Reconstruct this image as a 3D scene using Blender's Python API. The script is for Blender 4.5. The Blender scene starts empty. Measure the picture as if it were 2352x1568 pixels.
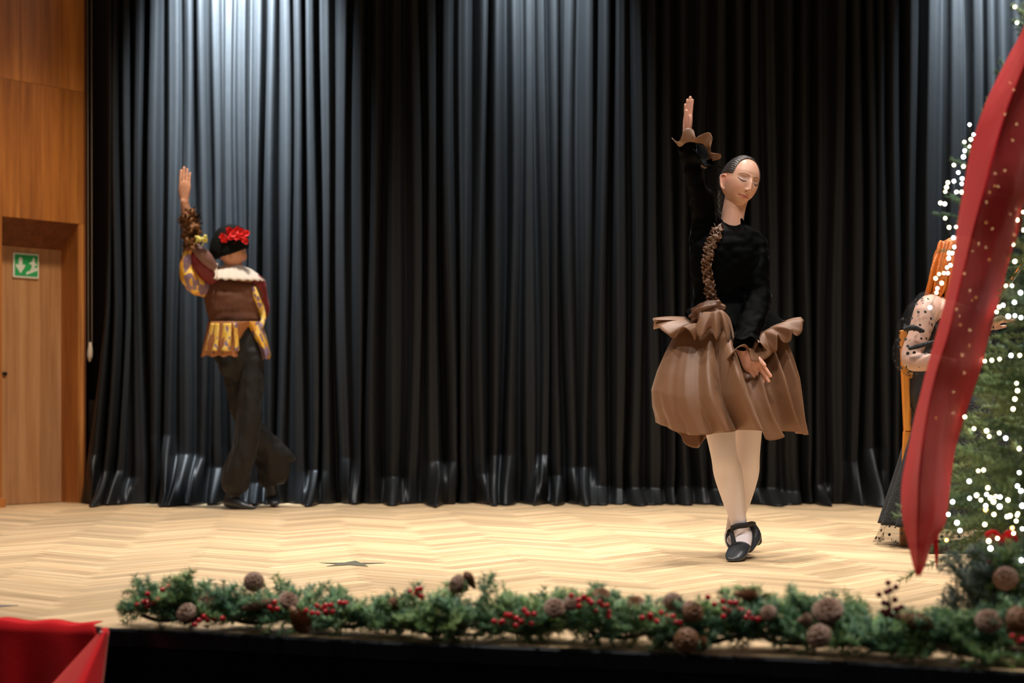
import bpy, math, random
import numpy as np
from mathutils import Vector, Matrix
from mathutils.bvhtree import BVHTree
from mathutils import noise as mnoise

# ------------------------------------------------------------------ camera, world, lights, exposure
SC = bpy.context.scene
COL = SC.collection
F = 4000.0            # focal length in pixels of the 2352 px wide frame
HZ = 930.0            # horizon row
CH = 0.61             # camera height above the stage floor (z = 0)

def W(px, py, D):
    """photo pixel at distance D -> world point"""
    return Vector(((px - 1176.0) * D / F, D, CH - (py - HZ) * D / F))

def FL(px, py):
    """photo pixel that lies on the stage floor"""
    D = F * CH / (py - HZ)
    return Vector(((px - 1176.0) * D / F, D, 0.0))

cam_d = bpy.data.cameras.new('camera')
cam = bpy.data.objects.new('camera', cam_d)
COL.objects.link(cam)
cam.location = (0, 0, CH)
cam.rotation_euler = (math.pi / 2, 0, 0)
cam_d.sensor_width = 36.0
cam_d.lens = 36.0 * F / 2352.0
cam_d.shift_y = (HZ - 784.0) / 2352.0
cam_d.clip_end = 100
cam_d.dof.use_dof = True
cam_d.dof.focus_distance = 7.0
cam_d.dof.aperture_fstop = 2.3
SC.camera = cam
SC.view_settings.view_transform = 'Standard'
SC.view_settings.look = 'None'
SC.view_settings.gamma = 1.0
SC.view_settings.exposure = 0.0
SC.view_settings.use_curve_mapping = False
SC.cycles.use_denoising = True
SC.cycles.max_bounces = 8
SC.cycles.transparent_max_bounces = 24
SC.cycles.sample_clamp_indirect = 6.0

world = bpy.data.worlds.new('hall_air')
SC.world = world
world.use_nodes = True
world.node_tree.nodes['Background'].inputs[0].default_value = (0.55, 0.7, 1.0, 1)
world.node_tree.nodes['Background'].inputs[1].default_value = 0.006

def spot(name, loc, target, power, color, size_deg, blend=0.6, radius=0.12):
    d = bpy.data.lights.new(name, 'SPOT')
    d.energy = power; d.color = color
    d.spot_size = math.radians(size_deg); d.spot_blend = blend
    d.shadow_soft_size = radius
    o = bpy.data.objects.new(name, d); COL.objects.link(o)
    o.location = loc
    o.rotation_euler = (Vector(target) - Vector(loc)).to_track_quat('-Z', 'Y').to_euler()
    return o

def area(name, loc, target, power, color, sx, sy, spread=180):
    d = bpy.data.lights.new(name, 'AREA')
    d.shape = 'RECTANGLE'; d.size = sx; d.size_y = sy
    d.energy = power; d.color = color; d.spread = math.radians(spread)
    o = bpy.data.objects.new(name, d); COL.objects.link(o)
    o.location = loc
    o.rotation_euler = (Vector(target) - Vector(loc)).to_track_quat('-Z', 'Y').to_euler()
    return o

COOL = (0.74, 0.88, 1.0)
WARM = (1.0, 0.93, 0.85)
# cool ceiling spots standing right above the curtain
for sx, pw in ((-1.66, 12000), (0.14, 2300), (3.0, 3800)):
    spot('curtain_spot', (sx, 10.15, 4.35), (sx, 10.72, 3.3), pw, COOL, 49, 1.0, 0.10)
# the rows of stage downlights
for sx in (-1.5, 0.4, 2.4):
    spot('stage_downlight', (sx, 9.1, 4.9), (sx, 8.9, 0), 640, WARM, 76, 0.9, 0.18)
for sx in (-1.4, 0.92, 3.1):
    spot('stage_downlight', (sx, 7.05, 4.9), (sx, 7.0, 0), 460, WARM, 80, 0.9, 0.12)
for sx in (-1.5, 0.4, 2.4):
    spot('stage_downlight', (sx, 4.5, 4.9), (sx, 5.4, 0), 420, (1.0,0.95,0.88), 84, 0.8, 0.18)
# one downlight washes the wooden side wall
spot('wall_downlight', (-1.5, 9.3, 4.6), (-2.9, 10.62, 0.6), 340, (1.0,0.78,0.52), 42, 0.9, 0.15)
# weak glow from the hall behind the camera
area('hall_light', (-1.5, -3.0, 4.0), (0.5, 7.0, 0.9), 40, (1.0, 0.86, 0.72), 4.0, 2.0)

# ------------------------------------------------------------------ helpers
R = random.Random(7)
MATS = {}

def put(o, label=None, cat=None, group=None, kind=None):
    if label: o['label'] = label
    if cat: o['category'] = cat
    if group: o['group'] = group
    if kind: o['kind'] = kind
    return o

def empty(name, loc, label=None, cat=None, group=None, kind=None):
    o = bpy.data.objects.new(name, None)
    COL.objects.link(o); o.location = loc
    o.empty_display_size = 0.1
    return put(o, label, cat, group, kind)

def link(name, me, parent=None):
    o = bpy.data.objects.new(name, me)
    COL.objects.link(o)
    if parent is not None:
        o.parent = parent
        root = Vector((0, 0, 0)); p = parent
        while p is not None:
            root += Vector(p.location); p = p.parent
        o.location = -root            # meshes are written in world coordinates
    return o

def mesh(name, V, Fc, mat, smooth=True, fmat=None):
    me = bpy.data.meshes.new(name)
    V = np.asarray(V, dtype=np.float64).reshape(-1, 3)
    if isinstance(Fc, np.ndarray) and Fc.ndim == 2:
        n, k = Fc.shape
        me.vertices.add(len(V)); me.vertices.foreach_set('co', V.astype(np.float32).ravel())
        me.loops.add(n * k); me.loops.foreach_set('vertex_index', Fc.astype(np.int32).ravel())
        me.polygons.add(n); me.polygons.foreach_set('loop_start', np.arange(0, n * k, k, dtype=np.int32))
        me.update(calc_edges=True)
    else:
        me.from_pydata([tuple(v) for v in V], [], [tuple(int(i) for i in f) for f in Fc])
    for m in (mat if isinstance(mat, (list, tuple)) else [mat]):
        me.materials.append(m)
    if fmat is not None:
        me.polygons.foreach_set('material_index', np.asarray(fmat, dtype=np.int32))
    if smooth:
        me.polygons.foreach_set('use_smooth', np.ones(len(me.polygons), dtype=bool))
    me.validate(); me.update()
    return me

class MB:
    """collects pieces into one mesh"""
    def __init__(s): s.V = []; s.F = []; s.M = []; s.n = 0
    def add(s, V, Fc, m=0):
        V = np.asarray(V, dtype=float).reshape(-1, 3)
        s.V.append(V)
        for f in Fc: s.F.append(tuple(int(i) + s.n for i in f)); s.M.append(m)
        s.n += len(V); return s
    def box(s, c, size, m=0, rot=None):
        x, y, z = (q / 2 for q in size)
        V = np.array([(-x,-y,-z),(x,-y,-z),(x,y,-z),(-x,y,-z),(-x,-y,z),(x,-y,z),(x,y,z),(-x,y,z)])
        if rot is not None: V = V @ np.array(rot.to_3x3()).T
        return s.add(V + np.array(c), [(0,3,2,1),(4,5,6,7),(0,1,5,4),(1,2,6,5),(2,3,7,6),(3,0,4,7)], m)
    def tube(s, pts, rad, n=12, sub=4, up=None, m=0, cap=True):
        V, Fc = tube(pts, rad, n, sub, up, cap); return s.add(V, Fc, m)
    def ball(s, c, r, nu=12, nv=8, m=0, rot=None):
        V, Fc = ball(c, r, nu, nv, rot); return s.add(V, Fc, m)
    def mesh(s, name, mat, smooth=True):
        return mesh(name, np.concatenate(s.V), s.F, mat, smooth, s.M)
    def obj(s, name, mat, parent=None, smooth=True):
        return link(name, s.mesh(name, mat, smooth), parent)

def cr(P, sub):
    """Catmull-Rom through the rows of P"""
    P = np.asarray(P, dtype=float)
    if len(P) < 3 or sub <= 1:
        if sub <= 1: return P
        t = np.linspace(0, 1, sub * (len(P) - 1) + 1)[:, None] * (len(P) - 1)
        i = np.minimum(t.astype(int), len(P) - 2)
        return P[i[:, 0]] * (1 - (t - i)) + P[i[:, 0] + 1] * (t - i)
    Q = np.vstack([2 * P[0] - P[1], P, 2 * P[-1] - P[-2]])
    out = []
    for k in range(len(P) - 1):
        a, b, c, d = Q[k], Q[k+1], Q[k+2], Q[k+3]
        for j in range(sub):
            t = j / sub
            out.append(0.5 * (2*b + (c-a)*t + (2*a-5*b+4*c-d)*t*t + (3*b-a-3*c+d)*t**3))
    out.append(P[-1])
    return np.array(out)

def nrm(v):
    v = np.asarray(v, float); l = np.linalg.norm(v)
    return v / l if l > 1e-12 else v

def frames(P, up=None):
    T = np.gradient(P, axis=0)
    T = np.array([nrm(t) for t in T])
    if up is None:
        up = np.array([0, 0, 1.0]) if abs(T[0][2]) < 0.9 else np.array([1.0, 0, 0])
        X = nrm(np.cross(T[0], up)); XS = []
        for t in T:
            X = nrm(X - t * np.dot(X, t)); XS.append(X)
        XS = np.array(XS)
    else:
        up = np.asarray(up, float)       # rx axis is up projected off the tangent
        XS = np.array([nrm(up - t * np.dot(up, t)) for t in T])
    YS = np.cross(T, XS)
    return T, XS, YS

def tube(pts, rad, n=12, sub=4, up=None, cap=True):
    """swept ellipse; rad entries r or (rx, ry); rx lies along `up`"""
    rr = np.array([(r, r) if np.isscalar(r) else tuple(r) for r in rad], float)
    P = cr(np.hstack([np.asarray([tuple(p) for p in pts], float), rr]), sub)
    C, rr = P[:, :3], np.maximum(P[:, 3:], 1e-5)
    T, X, Y = frames(C, up)
    a = np.linspace(0, 2*np.pi, n, endpoint=False)
    ca, sa = np.cos(a), np.sin(a)
    rings = []
    if cap:
        for q, k in ((0.95, 0.25), (0.7, 0.62), (0.35, 0.9)):
            rings.append(C[0] - T[0]*rr[0].min()*q + np.outer(ca, X[0])*rr[0][0]*k + np.outer(sa, Y[0])*rr[0][1]*k)
    for i in range(len(C)):
        rings.append(C[i] + np.outer(ca, X[i])*rr[i][0] + np.outer(sa, Y[i])*rr[i][1])
    if cap:
        for q, k in ((0.35, 0.9), (0.7, 0.62), (0.95, 0.25)):
            rings.append(C[-1] + T[-1]*rr[-1].min()*q + np.outer(ca, X[-1])*rr[-1][0]*k + np.outer(sa, Y[-1])*rr[-1][1]*k)
    V = np.concatenate(rings); m = len(rings); Fc = []
    for i in range(m-1):
        for j in range(n):
            k = (j+1) % n
            Fc.append((i*n+j, i*n+k, (i+1)*n+k, (i+1)*n+j))
    if cap:
        Fc.append(tuple(range(n-1, -1, -1))); Fc.append(tuple((m-1)*n + j for j in range(n)))
    return V, Fc

def ball(c, r, nu=12, nv=8, rot=None):
    r = (r, r, r) if np.isscalar(r) else r
    V = [(0, 0, 1)]
    for i in range(1, nv):
        t = math.pi*i/nv
        for j in range(nu):
            p = 2*math.pi*j/nu
            V.append((math.sin(t)*math.cos(p), math.sin(t)*math.sin(p), math.cos(t)))
    V.append((0, 0, -1)); V = np.array(V)*np.array(r)
    if rot is not None: V = V @ np.array(rot.to_3x3()).T
    V = V + np.array(tuple(c)); Fc = []
    for j in range(nu): Fc.append((0, 1+j, 1+(j+1) % nu))
    for i in range(nv-2):
        for j in range(nu):
            a = 1+i*nu+j; b = 1+i*nu+(j+1) % nu
            Fc.append((a, a+nu, b+nu, b))
    L = len(V)-1
    for j in range(nu): Fc.append((L, L-nu+(j+1) % nu, L-nu+j))
    return V, Fc

def grid_faces(nr, nc, wrap=False):
    i, j = np.meshgrid(np.arange(nr-1), np.arange(nc if wrap else nc-1), indexing='ij')
    i, j = i.ravel(), j.ravel(); k = (j+1) % nc
    return np.stack([i*nc+j, i*nc+k, (i+1)*nc+k, (i+1)*nc+j], 1)

def thicken(o, t, offset=0.0):
    m = o.modifiers.new('thickness', 'SOLIDIFY'); m.thickness = t; m.offset = offset
    return o

# ------------------------------------------------------------------ materials
def newmat(name):
    m = bpy.data.materials.new(name); m.use_nodes = True
    nt = m.node_tree; b = nt.nodes['Principled BSDF']
    MATS[name] = m
    return m, nt, b

def N(nt, typ, **kw):
    n = nt.nodes.new(typ)
    for k, v in kw.items(): setattr(n, k, v)
    return n

def plain(name, col, rough=0.5, metal=0.0, bump=0.0, scale=60.0, var=0.0, sheen=0.0, spec=0.5, sheen_rough=0.4, sheen_tint=(1,1,1), coat=0.0, stretch=(1,1,1), sss=0.0, aniso=0.0):
    m, nt, b = newmat(name)
    b.inputs['Base Color'].default_value = (*col, 1)
    b.inputs['Roughness'].default_value = rough
    b.inputs['Metallic'].default_value = metal
    b.inputs['Specular IOR Level'].default_value = spec
    b.inputs['Sheen Weight'].default_value = sheen
    b.inputs['Sheen Roughness'].default_value = sheen_rough
    b.inputs['Sheen Tint'].default_value = (*sheen_tint, 1)
    b.inputs['Coat Weight'].default_value = coat
    b.inputs['Anisotropic'].default_value = aniso
    if sss:
        b.inputs['Subsurface Weight'].default_value = sss
        b.inputs['Subsurface Radius'].default_value = (0.012, 0.005, 0.003)
        b.inputs['Subsurface Scale'].default_value = 1.0
    if bump or var:
        tc = N(nt, 'ShaderNodeTexCoord'); mp = N(nt, 'ShaderNodeMapping')
        mp.inputs['Scale'].default_value = stretch
        nz = N(nt, 'ShaderNodeTexNoise'); nz.inputs['Scale'].default_value = scale; nz.inputs['Detail'].default_value = 4
        nt.links.new(tc.outputs['Object'], mp.inputs[0]); nt.links.new(mp.outputs[0], nz.inputs['Vector'])
        if bump:
            bp = N(nt, 'ShaderNodeBump'); bp.inputs['Strength'].default_value = bump; bp.inputs['Distance'].default_value = 0.01
            nt.links.new(nz.outputs['Fac'], bp.inputs['Height']); nt.links.new(bp.outputs[0], b.inputs['Normal'])
        if var:
            mx = N(nt, 'ShaderNodeMix', data_type='RGBA')
            mx.inputs['A'].default_value = (*[c*(1-var) for c in col], 1)
            mx.inputs['B'].default_value = (*[min(1, c*(1+var)) for c in col], 1)
            nt.links.new(nz.outputs['Fac'], mx.inputs['Factor']); nt.links.new(mx.outputs['Result'], b.inputs['Base Color'])
    return m

def ramp(nt, fac, stops):
    r = N(nt, 'ShaderNodeValToRGB'); e = r.color_ramp.elements
    while len(e) < len(stops): e.new(0.5)
    for el, (p, c) in zip(e, stops): el.position = p; el.color = (*c, 1)
    nt.links.new(fac, r.inputs['Fac']); return r.outputs['Color']

def wood(name, dark, mid, light, rough=0.38, sx=22, sz=1.2, objvar=0.25):
    """veneer with upright grain, object-wise tone"""
    m, nt, b = newmat(name)
    tc = N(nt, 'ShaderNodeTexCoord'); mp = N(nt, 'ShaderNodeMapping'); mp.inputs['Scale'].default_value = (sx, sx, sz)
    oi = N(nt, 'ShaderNodeObjectInfo'); ad = N(nt, 'ShaderNodeVectorMath', operation='MULTIPLY_ADD')
    nt.links.new(tc.outputs['Object'], mp.inputs[0])
    cmb = N(nt, 'ShaderNodeCombineXYZ')
    for k in range(3): nt.links.new(oi.outputs['Random'], cmb.inputs[k])
    ad.inputs[1].default_value = (37, 41, 13)
    nt.links.new(cmb.outputs[0], ad.inputs[0]); nt.links.new(mp.outputs[0], ad.inputs[2])
    nz = N(nt, 'ShaderNodeTexNoise'); nz.inputs['Scale'].default_value = 1.0; nz.inputs['Detail'].default_value = 6; nz.inputs['Roughness'].default_value = 0.65
    nz.inputs['Distortion'].default_value = 0.3
    nt.links.new(ad.outputs[0], nz.inputs['Vector'])
    c = ramp(nt, nz.outputs['Fac'], [(0.28, dark), (0.5, mid), (0.72, light)])
    hv = N(nt, 'ShaderNodeHueSaturation')
    ma = N(nt, 'ShaderNodeMath', operation='MULTIPLY_ADD'); ma.inputs[1].default_value = objvar; ma.inputs[2].default_value = 1 - objvar/2
    nt.links.new(oi.outputs['Random'], ma.inputs[0]); nt.links.new(ma.outputs[0], hv.inputs['Value']); nt.links.new(c, hv.inputs['Color'])
    nt.links.new(hv.outputs[0], b.inputs['Base Color'])
    b.inputs['Roughness'].default_value = rough
    bp = N(nt, 'ShaderNodeBump'); bp.inputs['Strength'].default_value = 0.12; bp.inputs['Distance'].default_value = 0.004
    nt.links.new(nz.outputs['Fac'], bp.inputs['Height']); nt.links.new(bp.outputs[0], b.inputs['Normal'])
    return m

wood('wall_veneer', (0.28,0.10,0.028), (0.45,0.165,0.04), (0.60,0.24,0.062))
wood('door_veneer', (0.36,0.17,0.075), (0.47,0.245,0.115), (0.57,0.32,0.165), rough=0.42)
wood('dark_shaded_veneer', (0.10,0.03,0.012), (0.16,0.05,0.018), (0.22,0.075,0.028))
wood('chair_wood', (0.55,0.17,0.03), (0.70,0.25,0.04), (0.80,0.33,0.06), rough=0.3)

# parquet: tone attribute per plank
m, nt, b = newmat('parquet')
at = N(nt, 'ShaderNodeAttribute'); at.attribute_name = 'tone'
uv = N(nt, 'ShaderNodeAttribute'); uv.attribute_name = 'grain'
nz = N(nt, 'ShaderNodeTexNoise'); nz.inputs['Scale'].default_value = 1.0; nz.inputs['Detail'].default_value = 5; nz.inputs['Roughness'].default_value = 0.6
nt.links.new(uv.outputs['Vector'], nz.inputs['Vector'])
c1 = ramp(nt, nz.outputs['Fac'], [(0.25, (0.52,0.33,0.17)), (0.5, (0.70,0.49,0.28)), (0.75, (0.82,0.62,0.39))])
hv = N(nt, 'ShaderNodeHueSaturation')
ma = N(nt, 'ShaderNodeMath', operation='MULTIPLY_ADD'); ma.inputs[1].default_value = 0.42; ma.inputs[2].default_value = 0.72
nt.links.new(at.outputs['Fac'], ma.inputs[0]); nt.links.new(ma.outputs[0], hv.inputs['Value']); nt.links.new(c1, hv.inputs['Color'])
nt.links.new(hv.outputs[0], b.inputs['Base Color'])
b.inputs['Roughness'].default_value = 0.42

plain('parquet_joint', (0.22,0.12,0.05), 0.8)
plain('curtain_cloth', (0.0105,0.0112,0.0120), 0.46, bump=0.25, scale=14, spec=0.26, sheen=0.0, sheen_rough=0.35, sheen_tint=(0.75,0.88,1.0), stretch=(1,1,0.35))
plain('fascia_black', (0.004,0.004,0.005), 0.75, bump=0.1, spec=0.2)
plain('nosing_black', (0.012,0.014,0.018), 0.28)
plain('dark_wall', (0.03,0.012,0.006), 0.6, bump=0.1)
plain('grey_board', (0.17,0.12,0.10), 0.6, bump=0.05)
plain('red_cloth', (0.62,0.005,0.012), 0.75, bump=0.06, scale=120, sheen=0.25, sheen_tint=(1,0.5,0.4), sheen_rough=0.5, spec=0.15)
plain('star_tape', (0.10,0.095,0.06), 0.5, bump=0.1, scale=200)
plain('star_tape_grey', (0.12,0.13,0.16), 0.5)
plain('black_plastic', (0.008,0.008,0.009), 0.35)
plain('black_metal', (0.01,0.01,0.012), 0.3, metal=0.3)
plain('sign_green', (0.03,0.42,0.14), 0.4)
plain('sign_white', (0.78,0.84,0.80), 0.4)
plain('cord_white', (0.45,0.34,0.27), 0.6)
plain('metal_grey', (0.4,0.4,0.42), 0.35, metal=0.8)
# ------------------------------------------------------------------ stage floor
FRONT = [(-700,1412),(-300,1422),(0,1431),(250,1442),(500,1452),(860,1471),(1100,1480),(1460,1495),(1700,1505),(2000,1520),(2352,1543),(2700,1566)]
FR = [FL(*p) for p in FRONT]
FRX = np.array([p.x for p in FR]); FRY = np.array([p.y for p in FR])
def front_y(x): return float(np.interp(x, FRX, FRY))
BACK_Y = 11.3
XL, XR = -3.6, 4.4

def clip(poly, nx, ny, d):          # keep nx*x+ny*y >= d
    out = []
    for i in range(len(poly)):
        a, b_ = poly[i], poly[(i+1) % len(poly)]
        da = nx*a[0]+ny*a[1]-d; db = nx*b_[0]+ny*b_[1]-d
        if da >= 0: out.append(a)
        if (da >= 0) != (db >= 0):
            t = da/(da-db); out.append((a[0]+(b_[0]-a[0])*t, a[1]+(b_[1]-a[1])*t))
    return out

floor_bm = MB()
slab = [(XL, front_y(XL))] + [(p.x, p.y) for p in FR if XL < p.x < XR] + [(XR, front_y(XR)), (XR, BACK_Y), (XL, BACK_Y)]
n = len(slab)
Vs = [(x, y, -0.006) for x, y in slab] + [(x, y, -0.06) for x, y in slab]
Fs = [tuple(range(n)), tuple(range(2*n-1, n-1, -1))] + [(i, i+n, (i+1) % n+n, (i+1) % n) for i in range(n)]
floor_bm.add(Vs, Fs)
floor_o = floor_bm.obj('floor', MATS['parquet_joint'], smooth=False)
put(floor_o, 'herringbone oak parquet of the stage', kind='structure')

PW, PL = 0.075, 0.45
planks = []
ang = math.radians(52); ca, sa = math.cos(ang), math.sin(ang)
rp = random.Random(3)
rng = range(-30, 190)
g = 0.0012
def herring():
    # planks in an L lattice: horizontals and verticals in a rotated frame
    k = int(round(PL/PW))
    for i in range(-160, 170):
        for j in range(-26, 28):
            # horizontal plank
            u0 = (i + j*k*1.0)*PW; v0 = (i - j*k*1.0)*PW
            yield (u0, v0, u0+PL, v0+PW, 0)
            yield (u0+PL, v0+PW-PL+0.0, u0+PL+PW, v0+PW, 1)
for (u0, v0, u1, v1, o) in herring():
    cu, cv = (u0+u1)/2, (v0+v1)/2
    cx = cu*ca - cv*sa + 0.3; cy = cu*sa + cv*ca + 7.5
    if not (XL-0.3 < cx < XR+0.3 and 3.6 < cy < BACK_Y+0.2): continue
    rect = [(u0+g, v0+g), (u1-g, v0+g), (u1-g, v1-g), (u0+g, v1-g)]
    P = [(u*ca - v*sa + 0.3, u*sa + v*ca + 7.5) for u, v in rect]
    # clip to the stage
    seg = max(0, min(len(FR)-2, int(np.searchsorted(FRX, cx))-1))
    a_, b_ = FR[seg], FR[seg+1]
    dx, dy = b_.x-a_.x, b_.y-a_.y; l = math.hypot(dx, dy); nx, ny = -dy/l, dx/l
    P = clip(P, nx, ny, nx*a_.x+ny*a_.y+0.004)
    P = clip(P, 1, 0, XL); P = clip(P, -1, 0, -XR); P = clip(P, 0, -1, -BACK_Y)
    if len(P) < 3: continue
    planks.append((cx, cy, P, o, rp.random(), (rp.uniform(0, 50), rp.uniform(0, 50))))

def plank_geo(P):
    n = len(P); b = 0.0014
    cx = sum(p[0] for p in P)/n; cy = sum(p[1] for p in P)/n
    def sh(p):
        dx, dy = p[0]-cx, p[1]-cy; l = math.hypot(dx, dy)+1e-9
        return (p[0]-dx/l*b, p[1]-dy/l*b)
    V = [(p[0], p[1], -0.008) for p in P] + [(p[0], p[1], -0.001) for p in P] + [(*sh(p), 0.0) for p in P]
    Fc = [tuple(range(2*n, 3*n))]
    for i in range(n):
        j = (i+1) % n
        Fc += [(i, j, j+n, i+n), (i+n, j+n, j+2*n, i+2*n)]
    return V, Fc

def plank_mesh(lst, name):
    V = []; Fc = []; T = []; G = []
    for (cx, cy, P, o, tone, off) in lst:
        v, f = plank_geo(P); n0 = len(V)
        V += v; Fc += [tuple(i+n0 for i in q) for q in f]
        T += [tone]*len(v)
        for (x, y, z) in v:
            u = (x-0.3)*ca+(y-7.5)*sa; w = -(x-0.3)*sa+(y-7.5)*ca
            if o: u, w = w, u
            G.append((u*2.2+off[0], w*38+off[1], off[0]))
    me = mesh(name, V, Fc, MATS['parquet'], smooth=False)
    at = me.attributes.new('tone', 'FLOAT', 'POINT'); at.data.foreach_set('value', T)
    at = me.attributes.new('grain', 'FLOAT_VECTOR', 'POINT'); at.data.foreach_set('vector', np.array(G, dtype=np.float32).ravel())
    return me

def in_view(p):
    px = 1176+F*p[0]/p[1]; py = HZ+F*CH/p[1]
    return -20 < px < 2372
planks.sort(key=lambda p: (not in_view(p), p[1]))
single, rest = planks[:295], planks[295:]
for p in single:
    o = link('plank', plank_mesh([p], 'plank'), floor_o)
o = link('far_planks', plank_mesh(rest, 'far_planks'), floor_o); o['kind'] = 'stuff'
print('planks', len(planks))

# fascia below the edge, black nosing strip on the edge
xs = [p for p in FR if p.x > XL-0.01]
V = []; 
for p in FR:
    V += [(p.x, p.y-0.002, -0.030), (p.x, p.y-0.002, -1.0)]
Fc = [(2*i, 2*i+1, 2*i+3, 2*i+2) for i in range(len(FR)-1)]
o = link('wall_front', mesh('wall_front', V, Fc, MATS['fascia_black'], smooth=False)); thicken(o, 0.02)
put(o, 'black front face of the stage below the floor edge', kind='structure')
V = []
for p in FR:
    V += [(p.x, p.y+0.0, 0.001), (p.x, p.y-0.022, 0.001), (p.x, p.y-0.026, -0.004), (p.x, p.y-0.026, -0.045), (p.x, p.y, -0.045)]
Fc = [(5*i+k, 5*i+(k+1) % 5, 5*i+5+(k+1) % 5, 5*i+5+k) for i in range(len(FR)-1) for k in range(5)]
o = link('trim_1', mesh('trim_1', V, Fc, MATS['nosing_black'], smooth=False))
put(o, 'dark edge strip along the front of the stage', kind='structure')
# hall floor below the stage
mb = MB(); mb.box((0.4, 3.2, -1.05), (9, 4, 0.1)); o = mb.obj('floor_hall', MATS['fascia_black'], smooth=False)
put(o, 'dark hall floor in front of the stage', kind='structure')

# ------------------------------------------------------------------ left wall with recessed door
A = W(5, 930, 10.39); B = W(184, 930, 10.84)
A = Vector((A.x, A.y, 0)); B = Vector((B.x, B.y, 0))
u = (B-A).normalized(); nv = Vector((-u.y, u.x, 0))      # away from the camera
LW = (B-A).length
def wp(s, d, z): return A + u*s + nv*d + Vector((0, 0, z))
ZT = 1.735       # top of the opening
wl = empty('wall_left', A, 'wood veneered side wall of the stage', kind='structure')
def slabq(name, s0, s1, z0, z1, d0, d1, mat, parent, bev=0.0015):
    V = [wp(s0,d0,z0),wp(s1,d0,z0),wp(s1,d0,z1),wp(s0,d0,z1),wp(s0,d1,z0),wp(s1,d1,z0),wp(s1,d1,z1),wp(s0,d1,z1)]
    me = mesh(name, [tuple(v) for v in V], [(0,1,2,3),(5,4,7,6),(4,0,3,7),(1,5,6,2),(3,2,6,7),(4,5,1,0)], mat, smooth=False)
    o = link(name, me, parent)
    if bev:
        m_ = o.modifiers.new('edge', 'BEVEL'); m_.width = bev; m_.segments = 1
    return o
mw = MATS['wall_veneer']
edges = [-0.55, -0.36, -0.17, -0.02, 0.13, 0.28, 0.43, LW+0.03]
rows = [ZT, 2.56, 3.5, 4.3]
for r_ in range(3):
    for k in range(len(edges)-1):
        slabq('veneer_panel', edges[k]+0.0005, edges[k+1]-0.0005, rows[r_]+0.0005, rows[r_+1]-0.0005, -R.uniform(0,0.0012), 0.02, mw, wl)
slabq('jamb', LW, LW+0.03, 0, ZT, 0.0, 0.20, mw, wl)
slabq('jamb', -0.55, 0.0, 0, ZT, 0.0, 0.03, mw, wl)
# header in the recess, leaning back from the outer edge down to the door head; its recess shade is put into the veneer colour
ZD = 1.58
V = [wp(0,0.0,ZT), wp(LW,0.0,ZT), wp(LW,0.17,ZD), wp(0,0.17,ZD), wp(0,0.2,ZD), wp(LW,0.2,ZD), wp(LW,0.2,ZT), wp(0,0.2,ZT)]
o = link('door_header', mesh('door_header', [tuple(v) for v in V], [(0,3,2,1),(3,4,5,2),(4,7,6,5),(7,0,1,6),(0,7,4,3),(1,2,5,6)], MATS['dark_shaded_veneer'], smooth=False), wl)
# right and left reveal boards
slabq('reveal_board', LW-0.012, LW-0.0005, 0, ZT, 0.002, 0.175, mw, wl)
slabq('reveal_board', -0.012, 0.0, 0, ZT, 0.03, 0.175, mw, wl)
# plinth at the left
slabq('plinth', -0.55, 0.012, 0, 0.055, -0.02, 0.0, mw, wl)
# wall corner strip toward the dark back wall
slabq('corner_strip', LW+0.031, LW+0.042, 0, 4.3, -0.004, 0.6, MATS['dark_shaded_veneer'], wl)
door = empty('door_1', wp(0.0, 0.17, 0), 'light wooden door leaf under the escape sign', kind='structure')
de = [0.0, 0.075, 0.15, 0.235, 0.32, 0.40, 0.48, LW-0.012]
for k in range(len(de)-1):
    slabq('door_panel', de[k]+0.0003, de[k+1]-0.0003, 0.004, ZD, 0.17-R.uniform(0,0.0006), 0.20, MATS['door_veneer'], door, 0.0006)
# escape sign on the door leaf
def on_plane(px, py, d=0.165):
    """point of the door plane (pushed d along the wall normal) seen at a pixel"""
    r_ = Vector(((px-1176)/F, 1, -(py-HZ)/F)); o_ = Vector((0, 0, CH)); q = A+nv*d
    t = nv.dot(q-o_)/nv.dot(r_); return o_+r_*t
def sd(px, py): 
    q = on_plane(px, py)-A; return q.dot(u), q.z
# small black lock near the left edge
s0 = sd(10, 857)[0]
V = [wp(s0-0.012,0.17-0.010,0.79),wp(s0+0.016,0.17-0.010,0.79),wp(s0+0.016,0.17-0.012,0.81),wp(s0-0.012,0.17-0.012,0.81)]
V += [v+nv*0.014 for v in V]
o = link('door_lock', mesh('door_lock', [tuple(v) for v in V], [(0,1,2,3),(5,4,7,6),(4,0,3,7),(1,5,6,2),(3,2,6,7),(4,5,1,0)], MATS['black_plastic'], smooth=False), door)

s_a, z_a = sd(29, 636); s_b, z_b = sd(88, 584)
sign = empty('escape_sign', wp(s_a, 0.165, z_a), 'green and white escape route sign on the wooden door', 'sign')
def plate(name, pts, d0, d1, mat):
    n = len(pts)
    V = [wp(s_a+(s_b-s_a)*x, d0, z_a+(z_b-z_a)*y) for x, y in pts] + [wp(s_a+(s_b-s_a)*x, d1, z_a+(z_b-z_a)*y) for x, y in pts]
    Fc = [tuple(range(n)), tuple(range(2*n-1, n-1, -1))] + [(i, i+n, (i+1) % n+n, (i+1) % n) for i in range(n)]
    return link(name, mesh(name, [tuple(v) for v in V], Fc, mat, smooth=False), sign)
def rrect(x0, y0, x1, y1, r, n=4):
    out = []
    for cx, cy, a0 in ((x1-r,y0+r,-90),(x1-r,y1-r,0),(x0+r,y1-r,90),(x0+r,y0+r,180)):
        for k in range(n+1):
            a = math.radians(a0+90*k/n); out.append((cx+r*math.cos(a), cy+r*math.sin(a)))
    return out
plate('plate', rrect(0,0,1,1,0.05), 0.160, 0.169, MATS['sign_white'])
plate('green_field', rrect(0.06,0.07,0.95,0.93,0.02), 0.1585, 0.160, MATS['sign_green'])
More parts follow.
